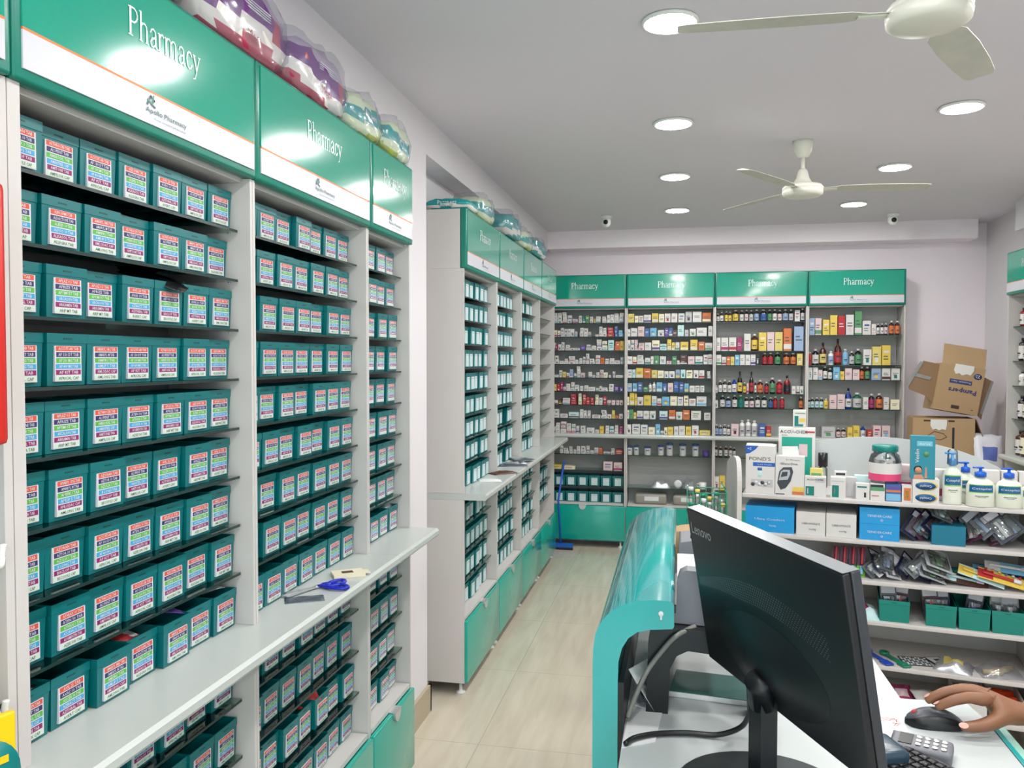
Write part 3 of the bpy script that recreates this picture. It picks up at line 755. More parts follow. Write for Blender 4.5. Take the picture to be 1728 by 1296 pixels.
for cab, row, z, ox, sc, txt in ROWS:
    stock = {}
    cnt = {'b': 0, 'o': 0}
    for it in txt.split():
        isb = '~' in it
        rng, rest = it.split('~' if isb else ':', 1)
        a, b = [float(q) for q in rng.split('-')]
        parts = rest.split(':')
        h = float(parts[0])/sc/212.5*(1.0)
        x0, x1 = xm(ox+a/sc), xm(ox+b/sc)
        cx, wd = (x0+x1)/2, (x1-x0)*.97
        rowname = '%s shelf from top' % ORD[row]
        if isb:
            cnt['o'] += 1
            body = parts[1]; lc = parts[2]; cap = 'w'; style = 0
            if '/1' in lc: style = 1; lc = lc[0]; cap = 'd'
            if '=' in lc: style = 2; cap = lc[-1]; lc = lc[0]; body = 'w' if body == 'j' else body
            if body in 'bl' and style == 0: cap = 'w' if body == 'l' else 'b'
            if body == 'w' and style == 0: cap = 'w'
            me = bottle_mesh(wd, h, body, lc, cap, style)
            bn = {'n': 'brown', 'd': 'dark', 'b': 'blue', 'r': 'red', 'l': 'pale blue', 'e': 'green', 'o': 'orange', 'w': 'white', 'g': 'grey', 'y': 'yellow', 'p': 'purple'}[body]
            o = obj('tin' if style == 2 else 'medicine_bottle', me, None, (cx, 6.838 + wd/2 + random.uniform(0, .015), z+.0004))
            tag(o, '%s %s, %s label, %s from left, %s, %s back cabinet' % (bn, 'tin' if style == 2 else 'bottle', PN[lc], ORD[cnt['o']-1], rowname, CABN[cab]), 'tin' if style == 2 else 'bottle', 'bottles and tins on the %s back cabinet' % CABN[cab])
        else:
            cnt['b'] += 1
            ch = parts[1]; n = int(parts[2]) if len(parts) > 2 else 1
            for q in range(n):
                d = min(.11, max(.04, wd*random.uniform(.8, 1.6)))
                boxes.append((wd*h/n, cx + (random.uniform(-.003, .003) if q else 0), wd*(1 if q == 0 else random.uniform(.82, .98)), h/n, d, ch, z + .0004 + q*h/n, cnt['b'], rowname, cab, n, q, random.uniform(-.05, .05)))
boxes.sort(key=lambda b: -b[0])
rest = MB()
for i, (ar, cx, wd, h, d, ch, z, k, rowname, cab, n, q, rz) in enumerate(boxes):
    mb = mbox_mesh(wd*.96, h*.985, d, ch, i)
    y = 6.834 + random.uniform(0, .012)
    if n > 1: rz *= .4
    if i < 296:
        st = '' if n == 1 else (' lowest,' if q == 0 else (' topmost,' if q == n-1 else ' %s up,' % ORD[q]))
        o = obj('medicine_box', mb, None, (cx, y, z), (0, 0, rz))
        tag(o, '%s medicine box,%s %s from left, %s, %s back cabinet' % (PN[ch], st, ORD[k-1], rowname, CABN[cab]), 'box', 'medicine boxes on the %s back cabinet' % CABN[cab])
    else:
        T = Matrix.Translation((cx, y, z)) @ Matrix.Rotation(rz, 4, 'Z')
        o0 = len(rest.v); rest.v += [tuple(T @ Vector(v)) for v in mb.v]
        for f, mi_, sm in zip(mb.f, mb.m, mb.sm):
            rest.f.append([o0+kk for kk in f]); rest.m.append(rest.mi(mb.mats[mi_])); rest.sm.append(sm)
if len(boxes) > 296:
    tag(obj('medicine_boxes', rest), 'smallest white and coloured medicine boxes among the rows of the back cabinets', 'boxes', kind='stuff')
print('boxes', len(boxes))

# ------------------------------------------------------------------ bags of nappies on top of the cabinets
def pack(loc, rz, L, W_, H, kind, label, seed, lean=0.0, film=True):
    """soft pillow pack: L along local x, W_ deep, H high; local front is -y"""
    rr = random.Random(seed)
    bm = bmesh.new()
    bmesh.ops.create_cube(bm, size=1)
    bmesh.ops.subdivide_edges(bm, edges=bm.edges, cuts=7, use_grid_fill=True)
    ph = [rr.uniform(0, 6) for _ in range(6)]
    def shape(v, grow=1.0):
        x, y, z = v.x*2, v.y*2, v.z*2
        sx = 1-.10*abs(z)**3-.05*abs(y)**3; sy = 1-.22*abs(x)**4-.12*abs(z)**2; sz = 1-.20*abs(x)**4-.10*abs(y)**2
        nz = .020*math.sin(7*x+ph[0])*math.cos(6*z+ph[1])+.014*math.sin(11*y+13*x+ph[2])+.010*math.sin(17*z+9*x+ph[3])
        return Vector((x*L/2*sx*grow, y*W_/2*(sy+nz*2.2)*grow, z*H/2*(sz+nz*1.6)*grow + H/2))
    cols = {'purple': ((c3('nappy_purple', 104, 16, 124, .28)), c3('nappy_white', 226, 222, 214, .3), c3('nappy_crimson', 172, 30, 74, .3)),
            'green': ((c3('nappy_teal', 10, 150, 150, .28)), c3('nappy_pale_green', 214, 226, 190, .3), c3('nappy_lime', 172, 184, 60, .3)),
            'teal': ((c3('nappy_teal', 10, 150, 150, .28)), c3('nappy_white', 226, 222, 214, .3), c3('nappy_teal', 10, 150, 150, .28))}[kind]
    mb = MB()
    bm.verts.index_update()
    co = [v.co.copy() for v in bm.verts]
    vs = [shape(c) for c in co]
    mb.v = [tuple(v) for v in vs]
    for f in bm.faces:
        c = f.calc_center_median()
        z, x = c.z*2 + .22*math.sin(4.2*c.x+ph[4]), c.x*2
        if z < -.80: m = cols[2]
        elif z < -.28: m = cols[1]
        elif z < .50: m = cols[0]
        else: m = cols[1] if kind != 'teal' else cols[0]
        if kind == 'purple' and z > .50: m = c3('nappy_lilac', 176, 160, 184, .3)
        if kind == 'purple' and -.28 <= z < .50 and abs(x-.60) < .10: m = cols[2]
        mb.f.append([v.index for v in f.verts]); mb.m.append(mb.mi(m)); mb.sm.append(True)
    bm.free()
    yf = -W_/2*.97
    if kind == 'purple':
        for q in range(4): mb.box(-L*.10, L*.20, yf-.004, yf+.03, H*(.60+.035*q), H*(.612+.035*q), M_LBL)
        mb.lathe([(.022, 0), (.022, .004)], c3('nappy_badge', 214, 60, 52, .4), Matrix.Translation((-L*.25, yf+.006, H*.62)) @ Matrix.Rotation(PI/2, 4, 'X'), seg=18)
        add_text(mb, 'Mega', L*.02, H*.26, .028, c3('nappy_crimson', 172, 30, 74, .3), y=yf-.002)
    else:
        add_text(mb, 'Pampers', L*.04, H*.56, .026, M_LBL, y=yf-.004, bold=.02)
        add_text(mb, 'Baby Dry', L*.02, H*.34, .016, MATS['nappy_teal'], y=yf-.004)
    t = thing('nappy_pack', label, 'nappy pack', loc, rz, 'nappy packs on top of the cabinets')
    T = None
    body = obj('printed_pack', mb, t, None, (lean, 0, 0))
    if film:
        fm = MB(); fs = []
        bm = bmesh.new(); bmesh.ops.create_cube(bm, size=1); bmesh.ops.subdivide_edges(bm, edges=bm.edges, cuts=11, use_grid_fill=True); bm.verts.index_update()
        ph = [q+1 for q in ph]
        vv = []
        for v in bm.verts:
            p = shape(v.co, 1.04); p.z = max(.001, p.z + .004*math.sin(70*p.x+ph[0]+30*p.y)*math.cos(55*p.z) + .022*max(0, v.co.z)*2*abs(math.sin(14*p.x+ph[1]))); vv.append(p)
        fm.add(vv, [[v.index for v in f.verts] for f in bm.faces], M_FILM, None, True)
        bm.free()
        obj('clear_film', fm, t, None, (lean, 0, 0))
    return t
PZ = 2.2705
pack((-1.045, 1.30, PZ), L90, .42, .18, .165, 'purple', 'nearest purple and white nappy pack at the top edge of the picture', 3)
pack((-1.050, 1.73, PZ), L90, .40, .18, .170, 'purple', 'second purple nappy pack, over the joint of the two nearest signs', 5)
pack((-1.050, 2.12, PZ), L90, .37, .18, .155, 'purple', 'third purple nappy pack, pale lilac film bulging, above second sign', 8)
pack((-1.045, 2.44, PZ), L90, .30, .17, .120, 'green', 'pale green nappy pack right of the last purple one', 11)
pack((-1.045, 2.745, PZ), L90, .27, .17, .125, 'green', 'green and white nappy pack at the end above the narrow cabinet', 13)
pack((-1.075, 3.78, PZ), 0, .225, .22, .055, 'teal', 'flat teal nappy pack on the near corner of the far left run', 17, film=False)
pack((-1.045, 4.09, PZ), L90, .33, .17, .12, 'green', 'pale green nappy pack, second on the far left run', 19)
pack((-1.035, 4.66, PZ), L90, .42, .20, .13, 'teal', 'big teal and white nappy pack, third on the far left run', 23)
pack((-1.035, 5.14, PZ), L90, .36, .18, .11, 'green', 'crumpled green nappy pack, fourth on the far left run', 29)
pack((-1.035, 5.62, PZ), L90, .42, .19, .12, 'teal', 'last teal nappy pack, overhanging near the back wall signs', 31)

# ------------------------------------------------------------------ things lying on the worktops
sc = thing('scissors', 'scissors with blue handles lying open on the near worktop', 'scissors', (-.965, 2.060, .9525), -.25)
sc.scale = (1.45, 1.45, 1.1)
M_BLUE = c3('blue_handle', 30, 42, 180, .3)
bl = MB()
bl.add([(-.012,-.075,.003),(-.004,-.078,.003),(.004,.0,.003),(-.006,.0,.003)], [(0,1,2,3)], M_SILVER)
bl.prism([(-.045,-.068),(-.040,-.070),(.006,.002),(-.004,.004)], .001, .003, M_SILVER, 'z')
bl.prism([(-.020,-.078),(-.014,-.080),(.006,.0),(-.004,.002)], .0035, .0055, M_SILVER, 'z')
bl.lathe([(.003, .001), (.003, .0075)], M_SILVER, seg=10, cx=0, cy=-.006)
obj('blades', bl, sc)
for s, (ax, ay) in ((0, (.018, .030)), (1, (.030, .012))):
    ring = [(ax + .016*math.cos(a)*(1 if s else .75) + (.012 if s else 0)*math.cos(a), ay + .022*math.sin(a)*(1 if not s else .62), .006) for a in [2*PI*k/16 for k in range(17)]]
    h = MB().tube(ring, .0042, M_BLUE).tube([(0, -.002, .005), (ax*.5, ay*.4, .006), (ax*.75, ay*.62, .006)], .004, M_BLUE)
    obj('handle', h, sc)
def pouch(name, loc, rz, L, W_, H, m, label, cat, seed=1, m2=None, group=None):
    rr = random.Random(seed); mb = MB(); n = 8; vs = []; fs = []
    for j in range(n+1):
        for i in range(n+1):
            u, v = i/n*2-1, j/n*2-1
            e = (1-abs(u)**3)*(1-abs(v)**3)
            z = H*e*(1+.4*math.sin(5*u+seed)*math.cos(4*v+seed*2)) + .0006
            vs.append((u*L/2*(1+.02*math.sin(9*v+seed)), v*W_/2*(1+.03*math.sin(7*u+seed)), max(.0006, z)))
    vs2 = [(a, b, .0001) for a, b, c in vs]
    for j in range(n):
        for i in range(n):
            a = j*(n+1)+i; fs.append((a, a+1, a+n+2, a+n+1))
    N = len(vs)
    fs2 = [tuple(N+k for k in f[::-1]) for f in fs]
    rim = []
    for i in range(n):
        rim += [(i+1, i, N+i, N+i+1), (n*(n+1)+i, n*(n+1)+i+1, N+n*(n+1)+i+1, N+n*(n+1)+i), (i*(n+1), (i+1)*(n+1), N+(i+1)*(n+1), N+i*(n+1)), ((i+1)*(n+1)+n, i*(n+1)+n, N+i*(n+1)+n, N+(i+1)*(n+1)+n)]
    mb.add(vs+vs2, fs+fs2+rim, m, None, True)
    if m2:
        k = len(mb.f)
        for q in range(0, n*n):
            if (q//n) in (2, 3, 4) and 1 < q % n < 6: mb.m[q] = mb.mi(m2)
    o = obj(name, mb, None, loc, (0, 0, rz) if not isinstance(rz, tuple) else rz)
    return tag(o, label, cat, group)
pouch('blister_strip', (-.955, 1.955, .9525), .5, .10, .055, .004, c3('foil_dark', 104, 112, 122, .3, metal=.5), 'dark grey foil tablet strip beside the blue scissors', 'tablet strip', 2)
cb = thing('medicine_carton', 'small cream flattened carton on the near worktop, beyond the scissors', 'carton', (-.938, 2.20, .9525), .6)
obj('carton_body', MB().box(-.045, .045, -.03, .03, 0, .010, pm('c')).box(-.018, .014, -.012, .010, .010, .0106, pm('n')), cb)
obj('flap', MB().box(.045, .062, -.02, .02, .006, .0075, pm('c')), cb)
pouch('medicine_strip', (-.955, 4.06, .9525), .3, .12, .08, .008, M_PAPER, 'white paper strip on the far run worktop, nearest item there', 'paper')
pouch('medicine_strip', (-.945, 4.34, .9525), .8, .16, .09, .012, c3('strip_brown', 84, 50, 34, .4), 'brown tablet strip between white strips on the far run worktop', 'tablet strip', 3)
for k, (x, y, a, mm, s) in enumerate([(-.955, 4.66, .3, 'foil_dark', 'dark foil strip, first of the heap on the far run worktop'), (-.93, 4.84, 1.2, 'foil_dark', 'dark foil strip, farthest in the heap on the far run worktop'), (-.965, 4.76, .9, 'foil_silver', 'silver foil strip in the middle of the far worktop heap'), (-.985, 4.93, 2.1, 'foil_silver', 'silver foil strip at the back of the far worktop heap')]):
    c3('foil_silver', 200, 204, 208, .25, metal=.6)
    pouch('medicine_strip', (x, y, .9527 + .010*(k % 2) ), a, .17, .08, .010, MATS[mm], s, 'tablet strip', 5+k, None, 'tablet strips heaped on the far run worktop')

# ------------------------------------------------------------------ lower bay of the second back cabinet
c3('foil_silver', 200, 204, 208, .25, metal=.6)
pouch('foil_pack', (-.155, 6.90, .5075), .1, .16, .09, .05, MATS['foil_silver'], 'crumpled silver foil pack on a glass shelf, second back cabinet', 'pack', 4)
o = obj('tape_roll', MB().lathe([(.016, 0), (.032, .002), (.032, .03), (.016, .032)], M_PAPER, Matrix.Translation((0, 0, .032)) @ Matrix.Rotation(PI/2, 4, 'X'), seg=24), None, (-.015, 6.90, .5075)); tag(o, 'white bandage roll standing beside the silver foil pack', 'roll')
pouch('plastic_bag', (.075, 6.90, .5075), .3, .12, .12, .07, M_FILM, 'crumpled clear plastic bag right of the bandage roll', 'bag', 9)
mg = thing('mug', 'small white cup at the right end of the glass shelf', 'cup', (.185, 6.88, .5075))
obj('cup_body', MB().lathe([(.026, 0), (.03, .004), (.031, .05), (.029, .05), (.027, .006), (.001, .005)], M_WHITEP, seg=22, cap=False), mg)
obj('handle', MB().tube([(-.03, 0, .04), (-.045, 0, .038), (-.047, 0, .02), (-.03, 0, .012)], .004, M_WHITEP), mg)
for k, (x, wd, hh, s) in enumerate([(-.235, .26, .085, 'left one with a white label patch'), (.055, .22, .08, 'right one with a pale label')]):
    t = thing('wrapped_bundle', 'greyish plastic wrapped bundle at the foot of the second back cabinet, ' + s.split(' with')[0] + ' one'[:0], 'bundle', (x, 6.89, .3705), 0, 'wrapped bundles in the second back cabinet')
    obj('bundle', MB().rbox(-wd/2, wd/2, -.06, .07, 0, hh, .022, c3('bundle_grey', 150, 146, 138, .35), seg=3), t)
    obj('label_patch', MB().box(-wd*.2, wd*.25, -.0615, -.059, .03, .065, M_PAPER), t, None, None, 'white label patch on the bundle')
br = thing('broom', 'blue broom leaning in the corner of the back wall cabinets', 'broom', (-.93, 6.66, 0))
obj('broom_stick', MB().tube([(-.03, .0, .02), (-.06, .05, .40), (-.02, .11, .72)], .009, c3('broom_blue', 24, 90, 190, .35)), br)
obj('broom_head', MB().box(-.10, .07, -.02, .02, .02, .05, MATS['broom_blue']).box(-.10, .07, -.018, .018, 0, .02, M_BLACK), br)

# ------------------------------------------------------------------ right wall cabinet bottles
k = 0
for z, items in ((1.7905, [('r', .05, .12), ('n', .05, .10)]), (1.5655, [('d', .06, .15), ('l', .06, .13), ('d', .06, .14)]), (1.4055, [('w', .05, .09), ('k', .05, .12)]), (1.1905, [('d', .055, .15), ('n', .055, .15), ('d', .055, .15)]), (.9525, [('n', .075, .16), ('n', .08, .19), ('r', .07, .17)])):
    for q, (b, wd, h) in enumerate(items):
        k += 1
        me = bottle_mesh(wd, h, {'k': 'o'}.get(b, b), 'wcl'[q % 3] if b != 'l' else 'w', 'w' if q % 2 else 'd', 0)
        o = obj('medicine_bottle', me, None, (2.09 + .085, 5.85 - .085*q, z+.0005), (0, 0, -L90))
        tag(o, 'syrup bottle on the right wall cabinet, %s from its far end, %s row from top' % (ORD[q], ORD[[1.7905, 1.5655, 1.4055, 1.1905, .9525].index(z)]), 'bottle', 'bottles on the right wall cabinet')

# ------------------------------------------------------------------ cartons in the right corner
def carton(name, loc, rot, wd, d, h, label, flaps=(), marks=None, tape=None):
    t = thing(name, label, 'carton', loc); t.rotation_euler = rot
    b = MB(); th = .004
    b.box(-wd/2, wd/2, 0, d, 0, th, M_CARD)
    b.box(-wd/2, wd/2, 0, th, th, h, M_CARD); b.box(-wd/2, wd/2, d-th, d, th, h, M_CARD)
    b.box(-wd/2, -wd/2+th, th, d-th, th, h, M_CARD); b.box(wd/2-th, wd/2, th, d-th, th, h, M_CARD)
    o = obj('carton_body', b, t)
    for fm in flaps: obj('flap', fm, t)
    if marks: obj('printing', marks, t)
    if tape: obj('tape', tape, t)
    return t
M_CINK = c3('carton_print_blue', 52, 60, 110, .6); M_CINKB = c3('carton_print_brown', 70, 50, 38, .7)
t = carton('shipping_carton', (1.93, 6.25, 0), (0, 0, 0), .52, .40, .40, 'closed cardboard carton on the floor, lowest of the corner pile', [MB().box(-.26, .26, 0, .40, .40, .404, M_CARD)])
t = carton('shipping_carton', (1.93, 6.25, .4045), (0, 0, 0), .52, .40, .395, 'closed cardboard carton under the open one in the corner pile', [MB().box(-.26, .26, 0, .40, .395, .399, M_CARD)])
mk = MB()
mk.box(.055, .07, -.001, .001, .13, .28, M_BLACK)
mk.lathe([(.03, 0), (.03, .001)], M_CINKB, Matrix.Translation((-.055, -.0005, .135)) @ Matrix.Rotation(PI/2, 4, 'X') @ Matrix.Scale(.6, 4, (0, 1, 0)), seg=20)
mk.box(-.085, -.03, -.001, .001, .055, .105, pm('o'))
tpe = MB().prism([(-.085, .335), (-.085, .29), (-.07, .262), (-.05, .27), (-.03, .258), (-.01, .268), (.012, .262), (.02, .29), (.02, .335)], -.0035, -.0002, c3('tape_white', 222, 222, 218, .5), 'y')
mk.box(-.13, -.085, -.001, .001, .320, .332, M_CINKB); mk.box(.03, .07, -.001, .001, .320, .332, M_CINKB)
ribbon(mk, [(-.10, .22), (-.06, .25), (0, .235), (.02, .21), (-.02, .19), (-.08, .20), (-.10, .22)], .004, M_CINKB, -.0012)
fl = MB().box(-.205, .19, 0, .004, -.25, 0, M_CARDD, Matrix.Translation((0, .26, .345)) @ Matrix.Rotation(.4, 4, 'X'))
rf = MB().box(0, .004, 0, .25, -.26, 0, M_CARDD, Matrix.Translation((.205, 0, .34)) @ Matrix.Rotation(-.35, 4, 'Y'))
t = carton('shipping_carton', (1.845, 6.33, .8090), (0, 0, -.10), .40, .26, .345, 'open cardboard carton with white tape and a dark hand slot, mid pile', [rf], mk, tpe)
# upper tilted carton with printed panel and raised flap
mk = MB()
add_text(mk, 'Pampers', .02, .16, .045, M_CINK, y=-.0015, width=.19, flip=True, bold=.03)
mk.box(-.075, .075, -.001, .001, .205, .235, M_CINK)
add_text(mk, 'Premium Care', 0, .22, .013, M_LBL, y=-.0022, width=.13, flip=True)
mk.lathe([(.028, 0), (.028, .001)], M_CINK, Matrix.Translation((.105, -.0005, .275)) @ Matrix.Rotation(PI/2, 4, 'X') @ Matrix.Scale(.75, 4, (0, 1, 0)), seg=20)
add_text(mk, '22', .105, .275, .020, M_LBL, y=-.0022, flip=True)
tpe = MB().prism([(-.055, .345), (-.06, .30), (-.045, .272), (-.02, .28), (0, .268), (.03, .282), (.055, .276), (.072, .31), (.07, .345)], -.003, -.0002, MATS['tape_white'], 'y')
mk.box(-.035, .02, -.001, .001, .025, .05, M_CINKB); mk.box(.10, .115, -.001, .001, .03, .035, M_CINKB)
T1 = Matrix.Translation((0, 0, .335)) @ Matrix.Rotation(-.25, 4, 'X')
f1 = MB().box(-.145, .145, 0, .004, 0, .15, M_CARD, T1)
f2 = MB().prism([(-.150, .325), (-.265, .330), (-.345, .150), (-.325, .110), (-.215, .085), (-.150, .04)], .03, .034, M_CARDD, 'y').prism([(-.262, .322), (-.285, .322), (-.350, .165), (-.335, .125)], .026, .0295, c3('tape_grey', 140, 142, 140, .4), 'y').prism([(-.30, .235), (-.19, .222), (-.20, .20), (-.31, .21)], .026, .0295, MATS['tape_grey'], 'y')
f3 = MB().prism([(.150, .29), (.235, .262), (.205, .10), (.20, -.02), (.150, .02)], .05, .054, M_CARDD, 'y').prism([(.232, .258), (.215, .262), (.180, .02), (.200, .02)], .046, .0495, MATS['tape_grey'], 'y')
t = carton('shipping_carton', (1.930, 6.37, 1.196), (-.03, .17, .04), .30, .22, .335, 'tilted open cardboard carton with upside-down printing, topmost of the corner pile', [f1, f2, f3], mk, tpe)
c = pouch('packet', (2.125, 6.29, .922), (1.25, .10, .10), .19, .26, .03, c3('poly_white', 214, 214, 222, .3), 'white plastic packet with blue panel leaning beside the cartons', 'packet', 6, c3('poly_blue', 92, 110, 180, .35))

# ------------------------------------------------------------------ gondola behind the desk
GA = math.radians(-10)
G0 = Vector((.262, 3.636, 0)); GX = Vector((math.cos(GA), math.sin(GA), 0)); GN = Vector((-math.sin(GA), math.cos(GA), 0))
GL_ = 1.10
def gp(u, w_, z): return G0 + GX*u + GN*w_ + Vector((0, 0, z))
gd = thing('gondola', 'white shelf unit with rounded end panel behind the billing desk', 'shelf unit', tuple(G0), GA)
GZ = [.1535, .325, .505, .67, .835, 1.0]
for z in GZ:
    pr = [(0, 0), (GL_, 0), (GL_, .36), (0, .36)]
    obj('shelf', MB().rbox(.001, GL_-.001, 0, .36, z-.018, z, .003, M_LAM), gd)
ep = [(-.008, 0), (-.008, 1.03)] + [(.05-.058*math.cos(a), 1.03+.115*math.sin(a)) for a in [PI/2*k/8 for k in range(1, 9)]] + [(.12, 1.146), (.24, 1.13), (.36, 1.09), (.38, 1.0), (.38, 0)]
obj('end_panel', MB().prism(ep, -.020, -.0005, M_LAM, 'x', Matrix.Rotation(-GA+.062, 4, 'Z'), False), gd, None, None, 'rounded white end panel')
obj('end_panel', MB().box(GL_+.0005, GL_+.02, -.004, .37, 0, 1.0, M_LAM), gd)
obj('back_board', MB().box(0, GL_, .361, .372, 0, .98, M_LAM), gd)
arch = [(.0, .985), (.0, 1.03)] + [(GL_*k/14, 1.03 + .20*math.sin(PI*k/14)**.55) for k in range(1, 14)] + [(GL_, 1.03), (GL_, .985)]
obj('arched_board', MB().prism(arch, .361, .373, c3('arch_grey', 190, 196, 196, .35), 'y'), gd, None, None, 'pale arched board at the back')
MG = dict(group=None)
def gthing(name, label, cat, u, w_, z, rz=0.0, group=None):
    p = gp(u, w_, z+.0004)
    return thing(name, label, cat, tuple(p), GA+rz, group)
def gobj(name, mb, label, cat, u, w_, z, rz=0.0, group=None):
    p = gp(u, w_, z+.0004)
    o = obj(name, mb, None, tuple(p), (0, 0, GA+rz)); return tag(o, label, cat, group)
Z1 = 1.0
# big boxes on the left of the top shelf
b = MB().box(-.060, .060, 0, .10, 0, .205, pm('w'))
b.prism([(-.060, .205), (-.060, .170), (-.045, .172), (-.020, .190), (-.008, .205)], -.0008, .001, c3('pack_deep_blue', 30, 90, 180, .4), 'y')
b.prism([(.012, .028), (.052, .028), (.052, .062), (-.036, .062), (-.040, .040)], -.0008, .001, pm('g'), 'y')
b.box(-.030, .060, -.0008, .001, .118, .134, MATS['pack_deep_blue'])
b.lathe([(.021, .070), (.023, .072), (.023, .098), (.021, .10)], pm('a'), seg=20, cy=.017, cx=-.002, sy=.8)
b.lathe([(.0235, .10), (.0235, .112)], pm('b'), seg=20, cy=.017, cx=-.002, sy=.8)
add_text(b, "POND'S", -.002, .150, .015, M_GREYD, y=-.0009, width=.088, res=3)
add_text(b, '\u00d75', -.045, .192, .012, M_LBL, y=-.0014)
add_text(b, 'Cold Cream', .016, .126, .006, M_LBL, y=-.0012, width=.06)
for q in range(6): b.lathe([(.008, 0), (.008, .001)], random.choice([M_GREYD, M_SILVER, M_LBL]), Matrix.Translation((-.030+.013*q, -.0006, .040+.008*(q % 2))) @ Matrix.Rotation(PI/2, 4, 'X'), seg=12)
gobj('cream_carton', b, 'tall white cream carton with blue corner, leftmost on the gondola top', 'carton', .075, .012, Z1)
b = MB().box(-.055, .055, 0, .06, 0, .20, pm('g')); gobj('cream_carton', b, 'tall pale carton half hidden behind the leftmost cream carton', 'carton', .060, .125, Z1)
b = MB().rbox(-.076, .076, 0, .07, 0, .275, .002, pm('w'))
b.box(-.062, .064, -.0008, .001, .065, .235, c3('pack_green_teal', 30, 160, 140, .35)).box(-.062, .03, -.0010, .001, .120, .18, pm('a')).box(.01, .045, -.0012, .001, .15, .205, pm('k')).box(.035, .074, -.001, .001, .255, .262, pm('r'))
b.box(-.076, .076, -.0009, .001, 0.02, .05, pm('g'))
add_text(b, 'ACCU-CHEK', -.012, .258, .014, M_GREYD, y=-.0016, width=.115, bold=.01); add_text(b, 'Active', -.05, .243, .007, M_GREYD, y=-.0016)
gobj('test_kit_carton', b, 'large white and green meter kit carton, tallest on the gondola top', 'carton', .215, .16, Z1)
b = MB().rbox(-.027, .027, 0, .04, 0, .078, .002, pm('w')).box(-.020, -.004, -.0008, .001, .008, .052, pm('t')).box(-.020, .016, -.0007, .001, .006, .016, pm('t')).box(.0, .025, -.0008, .001, .026, .042, pm('y')).box(-.018, .024, -.0008, .001, .062, .066, pm('e'))
gobj('test_strip_box', b, 'small white and teal box standing on the tall meter kit carton', 'box', .225, .17, Z1+.2752)
b = MB().box(-.058, .058, 0, .06, 0, .165, pm('w')).prism([(-.030, .165), (-.034, .205), (.030, .208), (.036, .165)], .018, .020, M_WHITEP, 'y')
b.prism([(-.050, .050), (-.042, .100), (-.026, .118), (.008, .120), (.014, .100), (.004, .060), (-.016, .030), (-.036, .022)], -.0012, .001, M_GREYD, 'y')
b.prism([(-.044, .062), (-.036, .100), (-.024, .108), (.0, .108), (.002, .090), (-.008, .066)], -.0020, .001, M_SILVER, 'y')
b.prism([(-.036, .076), (-.030, .098), (-.008, .100), (-.010, .082)], -.0026, .001, M_GREYD, 'y')
b.box(.012, .057, -.0008, .001, .018, .036, pm('y')).box(.010, .057, -.0008, .001, .004, .017, pm('o')).box(-.056, -.02, -.0008, .001, .002, .006, M_GREYD)
add_text(b, 'GlucoOne', -.004, .134, .010, M_GREYD, y=-.0012, width=.070, bold=.012); add_text(b, 'Dr. Morepen', .012, .150, .008, pm('n'), y=-.0012, width=.055)
gobj('glucose_meter_box', b, 'white glucose meter box with a grey meter picture, beside the cream carton', 'box', .195, .012, Z1)
def smallbox(u, w_, z, wd, h, d, base, label, marks=(), name='medicine_box', text=None, tcol=None, rz=0):
    b = MB().box(-wd/2, wd/2, 0, d, 0, h, pm(base))
    for x0, x1, z0, z1, ch in marks: b.box(-wd/2+wd*x0, -wd/2+wd*x1, -.0008, .001, h*z0, h*z1, pm(ch))
    if text: add_text(b, text[0], 0, h*text[1], text[2], tcol or M_GREYD, y=-.0014, width=wd*.8, bold=.02)
    return gobj(name, b, label, 'box', u, w_, z, rz)
smallbox(.297, .012, Z1, .084, .084, .05, 'w', 'white test strip box with a teal bottle picture, right of the meter box', [(.05,.45,.06,.52,'t'),(.48,.97,.72,.95,'g'),(.12,.18,.15,.42,'w')], text=('ACCU-CHEK', .86, .008))
smallbox(.386, .010, Z1, .058, .086, .05, 'w', 'narrow white box with teal corner, second test strip box', [(.1,.55,.05,.62,'t'),(.2,.3,.2,.5,'w'),(.05,.9,.8,.86,'g')])
smallbox(.437, .060, Z1, .044, .082, .045, 'g', 'plain grey-white box behind the second test strip box', [(.1,.9,.6,.66,'g')])
smallbox(.300, .045, Z1+.0825, .050, .032, .03, 'v', 'small lime green box lying on the test strip box', [(.1,.9,.1,.4,'e')])
smallbox(.395, .060, Z1+.0855, .046, .020, .03, 'w', 'small white box with black lettering lying on narrow box', [(.1,.9,.2,.7,'d')])
smallbox(.480, .012, Z1, .052, .066, .04, 'w', 'white box with a black drop mark, gondola top', [(.1,.8,.74,.84,'t'),(.6,.75,.15,.45,'d')])
smallbox(.478, .075, Z1, .056, .090, .04, 'a', 'pale grey box behind the one with the drop mark', [(.1,.9,.6,.66,'g')])
smallbox(.536, .012, Z1, .054, .068, .12, 'w', 'white and green box under the candy jar, black title', [(.02,.98,.58,.80,'e'),(.02,.9,.80,.95,'d'),(.1,.6,.25,.3,'r')])
smallbox(.594, .012, Z1, .056, .068, .12, 'b', 'navy and sky blue box with orange band under the jar', [(.02,.98,.04,.45,'l'),(.02,.98,.55,.68,'o'),(.1,.9,.76,.9,'p')])
smallbox(.644, .012, Z1, .036, .068, .04, 'w', 'narrow white and yellow box left of the soap cartons', [(.2,.9,.1,.85,'o'),(.3,.7,.2,.7,'y')])
